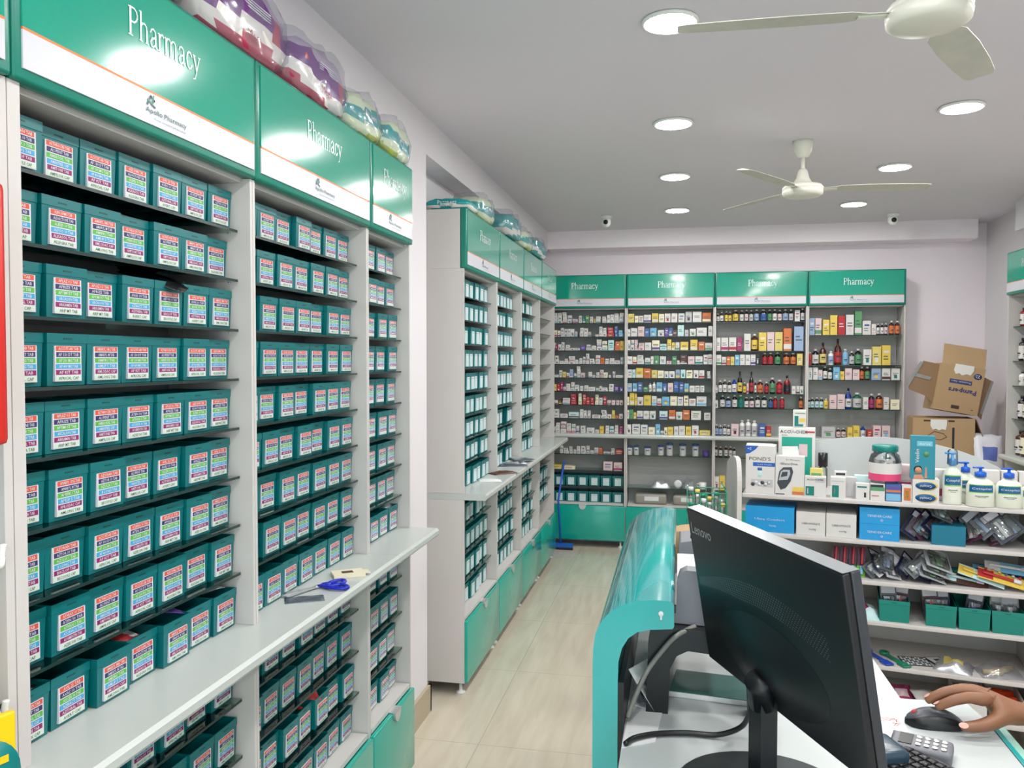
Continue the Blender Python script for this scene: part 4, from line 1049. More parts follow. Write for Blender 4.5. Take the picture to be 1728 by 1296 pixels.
# candy jar
j = gthing('candy_jar', 'clear jar with teal lid and pink label full of sachets', 'jar', .565, .075, Z1+.0685)
obj('jar_body', MB().lathe([(.046, .0), (.055, .006), (.060, .03), (.062, .09), (.054, .115), (.044, .122), (.044, .130)], M_CLEAR, seg=28, cap=False), j)
obj('lid', MB().lathe([(.048, .128), (.050, .130), (.050, .150), (.046, .154), (.0001, .154)], pm('t'), seg=28, cap=False), j)
obj('label', MB().lathe([(.0625, .012), (.0630, .040)], c3('jar_pink', 222, 70, 120, .4), seg=28, cap=False).lathe([(.0630, .040), (.0632, .084)], pm('w'), seg=28, cap=False), j)
for q in range(22):
    a = random.uniform(0, 2*PI); rr_ = random.uniform(0, .036); zz = .006 + .1*random.random()
    sm = MB().box(-.014, .014, -.008, .008, 0, .003, random.choice([M_LBL, pm('a'), pm('t'), pm('w')]), Matrix.Rotation(random.uniform(0, 3), 4, 'X') @ Matrix.Rotation(random.uniform(0, 3), 4, 'Y'))
    if q < 22:
        p = gp(.565, .075, Z1+.0685) + Vector((rr_*math.cos(a), rr_*math.sin(a), zz+.01))
        o = obj('sachet', sm, None, tuple(p)); tag(o, 'tiny wrapped sachet inside the clear candy jar with teal lid', 'sachet', 'sachets in the candy jar')
b = MB().rbox(-.042, .042, 0, .03, 0, .135, .008, pm('k')).box(-.034, .034, -.0008, .004, .02, .06, pm('m')).box(-.030, .026, -.001, .004, .07, .085, pm('w'))
gobj('sanitary_pack', b, 'pink and white soft pack between the jar and the tall blue box', 'pack', .655, .17, Z1)
# soap cartons with upside-down lettering, tall blue box on them
for q, s in ((0, 'lower of the two soap cartons with green oval, lettering upside down'), (1, 'upper of the two soap cartons, carrying the tall blue box')):
    b = MB().box(-.048, .048, 0, .07, 0, .048, pm('w'))
    for k2 in range(1): b.lathe([(.040, 0), (.040, .0006)], pm('v'), Matrix.Translation((.002, -.0004, .023)) @ Matrix.Rotation(PI/2, 4, 'X') @ Matrix.Scale(.5, 4, (0, 1, 0)), seg=24)
    b.lathe([(.037, 0), (.037, .0012)], c3('soap_blue', 14, 84, 140, .4), Matrix.Translation((-.001, -.0004, .022)) @ Matrix.Rotation(PI/2, 4, 'X') @ Matrix.Scale(.42, 4, (0, 1, 0)), seg=24)
    vs, fs = text_geo('Cetaphil', res=3)
    x0 = min(v[0] for v in vs); x1 = max(v[0] for v in vs); k2 = .042/(x1-x0)
    y0 = sum(v[1] for v in vs)/len(vs)
    b.add([(-(v[0]-(x0+x1)/2)*k2, -.0022, .022-(v[1]-y0)*k2) for v in vs], fs, M_LBL)
    gobj('soap_carton', b, s, 'carton', .712, .010, Z1+.0485*q)
b = MB().box(-.044, .044, 0, .05, 0, .172, c3('tall_box_blue', 20, 130, 150, .35)).box(-.022, .034, -.0008, .001, .132, .152, c3('tall_box_pale', 110, 180, 200, .35))
b.lathe([(.012, 0), (.012, .001)], pm('e'), Matrix.Translation((.012, -.0004, .10)) @ Matrix.Rotation(PI/2, 4, 'X'), seg=8)
b.lathe([(.013, 0), (.013, .001)], c3('face_skin', 196, 140, 112, .5), Matrix.Translation((-.016, -.0012, .034)) @ Matrix.Rotation(PI/2, 4, 'X'), seg=14).lathe([(.0155, 0), (.0155, .001)], pm('d'), Matrix.Translation((-.017, -.0002, .038)) @ Matrix.Rotation(PI/2, 4, 'X'), seg=14)
b.prism([(-.034, 0), (-.030, .016), (-.004, .018), (.006, 0)], -.0015, .001, MATS['face_skin'], 'y'); b.prism([(.006, .004), (.016, .004), (.014, .046), (.010, .05)], -.0012, .001, MATS['face_skin'], 'y')
add_text(b, 'durex', .006, .142, .010, M_LBL, y=-.0014, width=.042)
vs, fs = text_geo('Veelin', res=3); x0 = min(v[0] for v in vs); x1 = max(v[0] for v in vs); k2 = .055/(x1-x0)
b.add([(-.026 - v[1]*k2*.9 + .006, -.0014, .092+(v[0]-(x0+x1)/2)*k2) for v in vs], fs, M_LBL)
gobj('hair_removal_carton', b, 'tall teal-blue carton with a smiling woman, standing on the soap cartons', 'carton', .700, .012, Z1+.0975)
b = MB().rbox(-.035, .035, 0, .03, 0, .13, .006, pm('w')).box(-.02, .03, -.0008, .004, .02, .05, pm('m'))
gobj('sanitary_pack', b, 'white soft pack with magenta corner peeking right of the tall blue carton', 'pack', .772, .10, Z1)
# lotion bottles
def lotion(u, w_, wd, h, label, pump=None, clear=False, cap='w', dp=None, rz=0, text=True):
    t = gthing('lotion_bottle', label, 'bottle', u, w_, Z1, rz, 'white lotion bottles')
    dp = dp or wd*.6
    k = dp/wd
    r = wd/2
    prof = [(r*.94, 0), (r, h*.03), (r, h*.60), (r*.97, h*.72), (r*.80, h*.84), (r*.45, h*.93), (r*.30, h*.96), (r*.30, h)]
    obj('bottle_body', MB().lathe([(a, z) for a, z in prof], c3('lotion_white', 226, 228, 214, .35), seg=28, sy=k), t)
    lm = MB()
    N = 10
    vs = []; fs = []
    for z in (h*.50, h*.72):
        for i in range(N+1):
            a = -PI/2 + (i/N-.5)*1.9
            rr2 = r*1.01 if z < h*.6 else r*.985
            vs.append((rr2*math.cos(a), rr2*k*math.sin(a)-.0005, z))
    for i in range(N): fs.append((i, i+1, N+2+i, N+1+i))
    lm.add(vs, fs, c3('lotion_label_blue', 16, 92, 140, .35), None, True)
    vs = [];
    for z in (h*.47, h*.50, h*.72, h*.745):
        for i in range(N+1):
            a = -PI/2 + (i/N-.5)*1.95
            rr2 = r*1.008 if z < h*.6 else r*.98
            vs.append((rr2*math.cos(a), rr2*k*math.sin(a)-.0003, z))
    lm.add(vs, [(i, i+1, N+2+i, N+1+i) for i in range(N)] + [(2*(N+1)+i, 2*(N+1)+i+1, 3*(N+1)+i+1, 3*(N+1)+i) for i in range(N)], c3('lotion_label_green', 130, 190, 80, .35), None, True)
    if text: add_text(lm, 'Cetaphil', 0, h*.61, h*.085, M_LBL, y=-r*k*1.02-.0022, width=wd*.66, res=3)
    lm.box(-wd*.22, wd*.25, -r*k*1.03, -r*k*.9, h*.36, h*.375, M_TXTD); lm.box(-wd*.12, wd*.16, -r*k*1.03, -r*k*.9, h*.32, h*.33, M_TXTD)
    obj('label', lm, t)
    if pump:
        pmt = c3('pump_' + pump, *{'blue': (24, 92, 200), 'sky': (50, 150, 220)}[pump], rough=.3)
        p = MB().lathe([(r*.42, h*.985), (r*.42, h*1.13), (r*.34, h*1.15), (.006, h*1.16), (.005, h*1.26)], pmt, seg=18)
        p.rbox(-.028, .012, -.008, .008, h*1.26, h*1.315, .004, pmt)
        obj('pump', p, t, None, None, pump + ' pump head')
        if clear: obj('overcap', MB().lathe([(r*.55, h*1.0), (r*.58, h*1.02), (r*.52, h*1.34), (r*.40, h*1.38), (.001, h*1.39)], M_CLEAR, seg=20, cap=False), t)
    else:
        obj('cap', MB().lathe([(r*.42, h*.97), (r*.44, h*.98), (r*.42, h*1.2), (.001, h*1.205)], M_WHITEP, seg=20, cap=False), t)
    return t
lotion(.808, .035, .070, .158, 'tall slim lotion bottle with sky blue pump under a clear cap', 'sky', True)
lotion(.862, .095, .080, .125, 'white lotion bottle with blue pump, partly behind its twin', 'blue', rz=.1)
lotion(.905, .025, .100, .118, 'white lotion bottle with blue pump, left of the two broad ones in front', 'blue')
lotion(1.002, .025, .092, .118, 'white lotion bottle with blue pump, right of the two broad ones in front', 'blue')
lotion(1.078, .035, .072, .098, 'small lotion bottle with white cap, left of the last one', None, rz=.1)
for q in range(3):
    smallbox(.965+.062*q, .16, Z1, .056, .125, .05, 'w', 'white medicine box behind the lotion bottles, %s of three from left' % ORD[q], [(.1, .95, .08, .3, 't'), (.2, .8, .55, .6, 'g')])
b = MB().lathe([(.019, 0), (.020, .004), (.020, .085), (.012, .095)], M_CLEAR, seg=18).lathe([(.0205, .095), (.0205, .155)], M_BLACK, seg=18)
gobj('spray_bottle', b, 'clear spray bottle with tall black cap behind the gondola top board', 'bottle', .322, .300, Z1+.12 - .12)
b = MB().lathe([(.019, 0), (.022, .004), (.022, .16), (.01, .175)], M_CLEAR, seg=18).lathe([(.009, .175), (.009, .2), (.004, .21), (.004, .225)], M_CLEAR, seg=12).rbox(-.02, .008, -.005, .005, .225, .237, .002, M_CLEAR)
gobj('pump_bottle', b, 'transparent pump bottle behind the tall teal-blue carton', 'bottle', .70, .25, Z1)

# ---- second gondola level: big boxes and blister packs
Z2 = .835
def carton_g(u, wd, h, d, m, label, txt, z=Z2, w_=.02, tm=None, flap=True):
    b = MB().box(-wd/2, wd/2, 0, d, 0, h, m)
    if flap: b.prism([(-wd*.16, h), (-wd*.13, h*.78), (wd*.13, h*.78), (wd*.16, h)], -.001, .001, m, 'y')
    add_text(b, txt[0], 0, h*.50, .009, tm or M_GREYD, y=-.0012, width=wd*.62)
    add_text(b, txt[1], wd*.06, h*.25, .011, tm or M_GREYD, y=-.0012)
    return gobj('medicine_carton', b, label, 'carton', u, w_, z)
M_SKY = c3('carton_sky_blue', 30, 150, 214, .4)
carton_g(.115, .200, .110, .16, M_SKY, 'long blue carton, leftmost on the shelf under the gondola top', ('Ultra Comfort', 'Verity'), tm=M_LBL)
carton_g(.281, .116, .098, .20, pm('w'), 'white carton next to the long blue one, left of two alike', ('CARBOHYDRATE', 'verity'))
carton_g(.400, .116, .098, .20, pm('w'), 'white carton next to the stacked blue ones, right of two alike', ('CARBOHYDRATE', 'verity'))
carton_g(.545, .150, .066, .20, M_SKY, 'blue carton, lower of the stacked pair on the second gondola shelf', ('TENDERCARE', 'o'), tm=M_LBL, flap=False)
carton_g(.545, .150, .066, .20, M_SKY, 'blue carton, upper of the stacked pair on the second gondola shelf', ('TENDERCARE', 'o'), z=Z2+.0665, tm=M_LBL, flap=False)
def blister(u, w_, z, L, H, rot, card, item, label, cat='blister pack', group='hanging blister packs', name='blister_pack'):
    t = gthing(name, label, cat, u, w_, z, 0, group)
    t.rotation_euler = (rot[0], rot[1], GA+rot[2])
    L *= 1.25; H *= 1.12
    t.location.z += L*.5*abs(math.sin(rot[1]))*.9
    obj('card', MB().box(-L/2, L/2, 0, .0012, 0, H, card).box(-L*.42, L*.42, -.0006, 0, H*.72, H*.92, M_LBL if card is not M_LBL else pm('p')), t)
    obj('clear_blister', MB().rbox(-L*.36, L*.36, -.014, -.0002, H*.08, H*.66, .004, M_CLEAR), t)
    obj('contents', MB().rbox(-L*.10, L*.10, -.010, -.003, H*.10, H*.62, .003, item), t)
    return t
M_NAVY = c3('card_navy', 32, 34, 66, .35); M_PLUM = c3('card_plum', 74, 32, 58, .35); M_SLATE = c3('card_slate', 86, 92, 98, .3)
random.seed(21)
for q in range(5):
    blister(.650+.024*q, .05, Z2+.004+.006*q, .055, .11, (-.5-.1*q, .75+random.uniform(-.15, .15), random.uniform(-.2, .2)), [M_NAVY, M_PLUM, M_SLATE][q % 3], pm('plk'[q % 3]), 'dark blister pack slumped left of the teal box, %s from left' % ORD[q])
gobj('teal_carton', MB().box(-.060, .060, 0, .15, 0, .078, c3('teal_carton_blue', 10, 112, 140, .4)), 'plain teal-blue box among blister packs on the second gondola shelf', 'carton', .797, .02, Z2)
blister(.775, .03, Z2+.085, .07, .10, (-1.1, .4, .3), M_SLATE, pm('a'), 'slate grey blister pack lying on the teal-blue box')
for q in range(6):
    blister(.885+.032*q, .04+.01*(q % 2), Z2+.004+.012*(q % 3), .060, .12, (-.9+.12*q, -.5-.15*(q % 3), random.uniform(-.3, .3)), [M_PLUM, M_NAVY, M_SLATE][q % 3], pm('kwj'[q % 3]), 'plum coloured blister pack heaped right of the teal box, %s from left' % ORD[q])
# ---- third level: toothbrushes
Z3 = .67
M_CARDG = c3('card_lime_green', 96, 176, 40, .4)
for q in range(4):
    t = gthing('toothbrush_pack', 'green and maroon toothbrush pack on the third gondola shelf, %s from left' % ORD[q], 'toothbrush pack', .375+.034*q, .03+.004*q, Z3+.002, 0, 'toothbrush packs')
    t.rotation_euler = (-.35, .15, GA+.25)
    obj('card', MB().box(-.016, .016, 0, .0015, 0, .125, M_PLUM).box(-.017, .017, -.0008, .0015, 0, .045, M_CARDG), t)
    obj('toothbrush', MB().rbox(-.004, .004, -.010, -.003, .05, .12, .002, pm('r')).rbox(-.006, .006, -.012, -.003, .01, .045, .002, pm('l')), t)
for q in range(9):
    blister(.50+.026*q, .03+.006*(q % 2), Z3+.004+.008*(q % 4), .05, .12, (-.9-.05*(q % 3), .8-.14*(q % 5), random.uniform(-.5, .5)), [M_SLATE, c3('card_silver', 176, 180, 184, .25), M_NAVY][q % 3], pm('gj'[q % 2]), 'silvery toothbrush card in the tangled heap, %s from left, third gondola shelf' % ORD[q])
for q in range(3):
    t = blister(.745+.012*q, .02, Z3+.006+.022*q, .085, .13, (-1.2+.04*q, .35, .25), MATS['card_silver'], pm('e'), 'silver framed card pack, %s in the stack mid third gondola shelf' % ORD[q])
LP = [('n', 'b', 'navy', -.10, .845, .11, .012), ('d', 't', 'black', -.05, .90, .10, .030), ('b', 'l', 'dark blue', .04, .985, .13, .040), ('n', 'a', 'brown', .16, .86, .05, .012),
      ('a', 'y', 'pale blue', .30, .915, .035, .036), ('y', 'r', 'yellow and red', .24, .985, .030, .034), ('l', 'w', 'light blue', .10, 1.02, .09, .062), ('d', 'g', 'dark clear', .02, .80, .09, .010)]
for k_, (c_, a_, nm_, an_, u_, w_, z_) in enumerate(LP):
    t = gthing('toothbrush_pack', '%s long pack in the sloping pile, right of the third gondola shelf' % nm_, 'toothbrush pack', u_, w_, Z3+z_, 0, 'toothbrush packs')
    t.rotation_euler = (-.9, an_, GA)
    obj('card', MB().box(-.085, .085, 0, .0015, -.006, .045, pm(c_)).box(-.085, -.03, -.0008, .0015, 0, .040, pm(a_)), t)
    tb = MB().rbox(-.07, .04, -.011, -.003, .014, .024, .003, pm(a_)).rbox(.04, .068, -.012, -.003, .012, .028, .003, M_LBL)
    if nm_ == 'yellow and red':
        for x_ in range(6): tb.lathe([(.006, 0), (.005, .004)], pm('roybgr'[x_]), Matrix.Translation((-.06+.024*x_, -.011, .036)) @ Matrix.Rotation(PI/2, 4, 'X'), seg=10)
    obj('toothbrush', tb, t)
# ---- fourth level: bins and a bag
Z4 = .505
GB = bin_mesh(.115, .088, .22, c3('gondola_bin_green', 0, 128, 116, .32)); GB2 = bin_mesh(.112, .088, .22, MATS['gondola_bin_green'])
for q, (u, s) in enumerate(((.605, 'leftmost and set apart'), (.775, 'second, holding dark card packs'), (.892, 'third, a purple pack in it'), (1.008, 'rightmost, clear packs in it'))):
    o = obj('storage_bin', GB if q == 0 else GB2, None, tuple(gp(u, .015, Z4+.0004)), (0, 0, GA)); tag(o, 'green open bin on the fourth gondola shelf, ' + s, 'bin', 'bins on the gondola')
for q, (u, w_, card, it, a, s) in enumerate([(.590, .06, M_SLATE, 'd', -.12, 'dark card pack standing in the leftmost gondola bin'), (.625, .08, M_PLUM, 'r', .25, 'red and white pack sticking out of the leftmost gondola bin'), (.752, .07, M_PLUM, 'r', -.3, 'maroon card pack, left one in the second gondola bin'), (.790, .08, M_NAVY, 'n', -.2, 'navy card pack, right one in the second gondola bin'), (.885, .07, M_NAVY, 'p', .5, 'purple pack poking out of the third gondola bin'), (.985, .09, M_CLEAR, 'g', .1, 'clear pack, left one in the rightmost gondola bin'), (1.030, .08, M_CLEAR, 'g', -.1, 'clear pack, right one in the rightmost gondola bin')]):
    blister(u, w_, Z4+.006, .05, .12, (-.12, a*.4, .1), card, pm(it), s, group='packs in the gondola bins')
pouch('sweet_bag', tuple(gp(.50, .07, Z4)), GA, .11, .13, .045, pm('a'), 'pale bag with magenta print left of the gondola bins', 'bag', 3, pm('m'))
# ---- fifth level
Z5 = .325
def spoonbrush(u, c, s, col):
    t = gthing('back_scrubber', s, 'brush', u, .10, Z5, .55)
    m = c3(col[0], *col[1], rough=.3)
    obj('round_head', MB().lathe([(.012, .006), (.019, .004), (.021, .010), (.019, .016), (.012, .014)], m, seg=20, cy=.045, cap=False), t)
    obj('handle', MB().rbox(-.008, .008, -.09, .028, .002, .012, .003, m).rbox(-.018, .018, -.11, -.06, .002, .010, .003, m), t)
spoonbrush(.535, 0, 'blue plastic holder with round head, fifth gondola shelf', ('holder_blue', (28, 74, 180)))
spoonbrush(.600, 0, 'green plastic holder with round head right of the blue one', ('holder_green', (24, 130, 100)))
b = MB().box(-.055, .055, -.05, .05, 0, .003, M_GREYD)
for i in range(9):
    for jj in range(6): b.box(-.05+i*.0115, -.05+i*.0115+.008, -.045+jj*.015, -.045+jj*.015+.009, .003, .0045, M_PAPER if (i+jj) % 3 else M_GREYP)
gobj('tablet_card', b, 'black and white chequered tablet card, fifth gondola shelf', 'card', .690, .10, Z5, .2)
b = MB().box(-.035, .035, -.04, .04, 0, .004, M_BLACK).box(-.028, .028, -.033, .033, .004, .005, M_PAPER).box(-.01, .02, -.01, .01, .005, .0056, M_GREYD)
gobj('small_card', b, 'small white framed card right of the chequered tablet card', 'card', .775, .14, Z5, .5)
pouch('foil_bag', tuple(gp(.830, .08, Z5)), GA-.2, .14, .12, .035, MATS['foil_silver'], 'silver bag with a yellow corner in clear plastic, fifth gondola shelf', 'bag', 7, pm('v'))
pouch('clear_bag', tuple(gp(.99, .08, Z5)), GA+.2, .16, .12, .045, M_FILM, 'clear bag of beige pieces at the right end of the fifth shelf', 'bag', 8)
for q in range(3):
    gobj('beige_tube', MB().tube([(-.035, 0, .012), (.035, .01, .012)], .011, c3('beige_pieces', 190, 170, 130, .5)), 'beige tube inside the clear bag, %s of three, fifth gondola shelf' % ORD[q], 'tube', .965+.03*q, .05+.03*q, Z5, .3*q, 'beige tubes in the clear bag')
# ---- lowest level: white trays of orange packs
Z6 = .1535
for q, (u, s) in enumerate(((.885, 'left of two on the lowest gondola shelf'), (1.01, 'right of two on the lowest gondola shelf'))):
    t = gthing('display_tray', 'open white tray box, ' + s, 'tray', u, .02, Z6)
    b = MB().box(-.057, .057, 0, .002, 0, .070, pm('w')).box(-.057, -.055, .002, .20, 0, .095, pm('w')).box(.055, .057, .002, .20, 0, .095, pm('w')).box(-.055, .055, .002, .2, 0, .002, pm('w')).box(-.055, .055, .198, .2, .002, .095, pm('w'))
    b.box(-.012, .008, -.0008, 0, .025, .045, pm('v'))
    obj('tray_body', b, t)
    for r_ in range(2):
        pouch('snack_packet', tuple(gp(u, .06+.075*r_, Z6+.046)), (1.1, 0, GA), .09, .085, .012, c3('packet_orange', 236, 76, 30, .35), 'orange snack packet, %s in the %s white tray' % (('front one', 'rear one')[r_], ('left', 'right')[q]), 'packet', q+r_+2, pm('k'), 'orange packets in the trays')
for q, (u, col, s) in enumerate(((.515, 'b', 'blue packet at the left of the lowest gondola shelf'), (.640, 'm', 'crimson packet on the lowest gondola shelf'), (.735, 'w', 'white packet with print, middle of the lowest gondola shelf'), (.805, 'v', 'lime packet beside the white tray, lowest gondola shelf'), (.58, 'j', 'grey strip packet between blue and crimson packets, lowest shelf'))):
    pouch('snack_packet', tuple(gp(u, .08+.02*(q % 2), Z6+.028)), (.5, .05*q, GA+.3*q), .10, .10, .02, pm(col), s, 'packet', q+4, pm('k') if q != 4 else None)

# ------------------------------------------------------------------ wire basket with tubes, at the gondola's end
M_WIRE = c3('green_wire', 30, 140, 110, .35)
bk = thing('wire_basket', 'green wire basket of glass tubes hanging beside the gondola end panel', 'basket', (.118, 3.72, .80))
bs = MB()
for z in (0, .07, .14, .19):
    bs.tube([(-.085, -.06, z), (.085, -.06, z), (.085, .10, z), (-.085, .10, z), (-.085, -.06, z)], .0022, M_WIRE, 6)
for k in range(7):
    x = -.085+.17*k/6
    bs.tube([(x, -.06, .19), (x, -.06, 0), (x, .10, 0), (x, .10, .19)], .0018, M_WIRE, 6)
for k in range(5):
    y = -.06+.16*k/4
    bs.tube([(-.085, y, .19), (-.085, y, 0), (.085, y, 0), (.085, y, .19)], .0018, M_WIRE, 6)
bs.tube([(.085, -.05, .19), (.062, .0, .23), (.085, .06, .19)], .0022, M_WIRE, 6)
obj('wire_frame', bs, bk)
for q in range(12):
    x, y = -.068+.027*(q % 6), -.035+.075*(q//6)
    hh = random.uniform(.12, .19)
    t = thing('test_tube', 'glass tube standing in the green wire basket, %s from left, %s row' % (ORD[q % 6], ('front', 'rear')[q//6]), 'tube', (.118+x, 3.72+y, .803), 0, 'glass tubes in the wire basket')
    obj('tube_glass', MB().lathe([(.001, 0), (.010, .006), (.010, hh)], M_CLEAR, seg=12, cap=False), t)
    obj('stopper', MB().lathe([(.0112, hh-.004), (.0112, hh+.012)], [M_WIRE, pm('y'), M_PAPER, M_SILVER][q % 4], seg=12), t)
bt = thing('side_table', 'small grey table under the wire basket, hidden behind the monitor', 'table', (.112, 3.74, 0))
obj('table_top', MB().box(-.11, .095, -.10, .12, .775, .7985, M_LAMG), bt)
for sx in (-.10, .085):
    for sy in (-.09, .11): obj('leg', MB().box(sx-.01, sx+.01, sy-.01, sy+.01, 0, .775, M_LAMG), bt)

# ------------------------------------------------------------------ glossy counter
prof = [(-.177, 0), (-.177, .94)]
cx_, cz_ = -.085, .978
prof += [(-.176, .97), (-.172, 1.0), (-.163, 1.022), (-.150, 1.040), (-.134, 1.055), (-.112, 1.067), (-.085, 1.076), (-.055, 1.080), (-.022, 1.080), (-.013, 1.077), (-.010, 1.070), (-.009, 1.028), (-.012, 1.022)]
prof += [(-.060, 1.017), (-.085, 1.010), (-.103, .996), (-.116, .974), (-.123, .945), (-.124, .91), (-.124, 0)]
ct = thing('counter', 'glossy teal counter with curved top between aisle and billing desk', 'counter', (0, 0, 0))
body = MB().prism(prof, 1.70, 2.77, M_COUNTER, 'y', None, False)
for i in range(2, len(body.sm)): body.sm[i] = True
me = body.mesh('counter_shell')
try:
    me.set_sharp_from_angle(angle=math.radians(38))
except Exception as e:
    print(e)
o = obj('counter_shell', me, ct)
bev(o, .004, 3)
obj('chip', MB().lathe([(.006, 0), (.005, .0006)], M_PAPER, Matrix.Translation((-.036, 1.6995, 1.052)) @ Matrix.Rotation(PI/2, 4, 'X'), seg=7).box(-.0375, -.034, 1.699, 1.7, 1.04, 1.052, M_PAPER), ct, None, None, 'small white chip in the gloss')
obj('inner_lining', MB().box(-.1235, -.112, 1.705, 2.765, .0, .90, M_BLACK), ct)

# ------------------------------------------------------------------ billing desk
M_DESK = c3('desk_laminate', 186, 192, 192, .35, noise=.03, nscale=12)
dk = thing('billing_desk', 'pale billing desk with teal edging, monitor and printer on it', 'desk', (0, 0, 0))
tp = MB().prism([(-.111, 1.15), (.640, 1.15), (.650, 1.92), (.640, 1.995), (.50, 1.995), (.49, 2.50), (-.111, 2.50)], .772, .800, M_DESK, 'z')
obj('desk_top', tp, dk)
obj('edging', MB().prism([(.641, 1.15), (.650, 1.15), (.660, 1.90), (.651, 1.90)], .768, .803, M_COUNTER, 'z').prism([(.661, 1.15), (.672, 1.15), (.682, 1.90), (.661, 1.90)], .72, .795, c3('edge_pale_green', 150, 196, 182, .4), 'z'), dk, None, None, 'teal edge strip')
for x, y in ((-.07, 1.25), (.60, 1.25), (.60, 1.9), (-.07, 2.42), (.44, 2.42)):
    obj('leg', MB().box(x-.02, x+.02, y-.02, y+.02, 0, .772, M_LAMG), dk)
obj('modesty_panel', MB().box(-.09, .46, 2.44, 2.455, .15, .772, M_LAM), dk)

# paper on the desk
def sheet(name, pts, z, m, label, cat, th=.0008, parts=None):
    mb = MB().prism(pts, z, z+th, m, 'z')
    return tag(obj(name, mb), label, cat)
sh = MB().prism([(.30, 1.72), (.468, 1.80), (.486, 2.26), (.34, 2.30)], .8004, .8070, M_PAPER, 'z')
o = tag(obj('paper_stack', sh), 'white paper stack at the desk edge with a red stamp', 'paper')
rs = MB(); random.seed(5)
for q in range(14):
    a = random.uniform(0, 6.28); x, y = .438+random.uniform(-.026, .022), 1.845+random.uniform(-.018, .018)
    rs.box(-.008, .008, -.0008, .0008, .8071, .8074, c3('stamp_red', 220, 90, 100, .6), Matrix.Translation((x, y, 0)) @ Matrix.Rotation(a, 4, 'Z'))
obj('red_stamp', rs, o)
tag(obj('notebook', MB().rbox(-.09, .09, -.07, .07, 0, .012, .002, M_PAPER).box(-.088, .088, -.068, .068, .012, .0135, c3('notebook_green', 60, 110, 104, .5)), None, (.075, 1.955, .8004), (0, 0, -.12)), 'white and green notebook under the printer stand', 'notebook')
bl_ = MB().prism([(-.110, 1.62), (-.045, 1.66), (-.020, 1.98), (-.100, 2.02)], .8004, .8020, M_PAPER, 'z').prism([(-.105, 1.90), (-.04, 1.93), (-.045, 1.80), (-.1, 1.83)], .802, .8032, M_LBL, 'z')
tag(obj('receipt_paper', bl_), 'loose white receipts between counter and printer stand', 'paper')
curl = MB().prism([(-.100, .885), (-.045, .892), (-.032, .84), (-.060, .855)], 1.80, 1.802, M_PAPER, 'y')
tag(obj('receipt_slip', MB().add([(-.108, 1.80, .893), (-.048, 1.90, .898), (-.052, 1.93, .822), (-.050, 1.80, .802), (-.086, 1.79, .86)], [(0, 1, 2, 3, 4)], M_PAPER)), 'curled receipt slip standing between counter and printer stand', 'paper')

# printer stand and printer
ps = thing('printer_stand', 'black arched stand carrying the grey printer', 'stand', (0, 0, 0))
sp = [(-.070, .8004), (-.022, .8004), (-.018, .90), (-.004, .930), (.02, .943), (.12, .935), (.145, .92), (.150, .8004), (.185, .8004), (.185, .97), (.165, .985), (-.040, .993), (-.060, .985), (-.066, .95)]
obj('arch', MB().prism(sp, 1.80, 1.86, M_BLACK, 'y'), ps); obj('arch', MB().prism(sp, 2.14, 2.20, M_BLACK, 'y'), ps); obj('deck', MB().box(-.04, .165, 1.86, 2.14, .965, .984, M_BLACK), ps)
bev(ps.children[0], .003)
pr = thing('printer', 'grey receipt printer with white paper roll on the black stand', 'printer', (0, 0, 0))
pb = [(-.036, .9945), (.165, .9865), (.160, 1.07), (.10, 1.108), (.016, 1.112), (.002, 1.104), (-.004, 1.085), (-.006, 1.016), (-.034, 1.010)]
o = obj('printer_body', MB().prism(pb, 1.83, 1.875, M_GREYP, 'y'), pr); bev(o, .006, 3)
o = obj('rear_cover', MB().prism([(-.03, .9945), (.16, .9875), (.155, 1.07), (.03, 1.105), (.0, 1.10), (-.004, 1.015), (-.03, 1.010)], 2.16, 2.30, M_GREYP, 'y'), pr); bev(o, .005, 3)
obj('base_tray', MB().box(-.030, .16, 1.877, 2.158, .9955, 1.0205, M_GREYD), pr)
pa = [(1.990 + .105*math.cos(a), 1.022 + .086*math.sin(a)) for a in [PI - PI*k/20 for k in range(21)]]
obj('paper_roll', MB().prism(pa, -.004, .13, M_PAPER, 'x', None, True), pr, None, None, 'white paper arching over the printer')
obj('paper_lever', MB().tube([(.03, 2.17, 1.115), (.08, 2.15, 1.122), (.11, 2.17, 1.10)], .006, M_BLACK), pr)

# ------------------------------------------------------------------ monitor seen from behind
A = Vector((.020, 1.740, 1.270)); B = Vector((.238, 1.243, 1.270))
ex = (B-A).normalized(); wdm = (B-A).length
nb_ = Vector((ex.y, -ex.x, 0))            # away from the screen, towards the camera side
if nb_.x > 0: nb_ = -nb_
ez = (Vector((0, 0, 1)) + nb_*.17).normalized()
ny = ex.cross(ez)
if ny.dot(nb_) > 0: ny = -ny
MT = Matrix((ex, -ny, ez)).transposed().to_4x4(); MT.translation = A
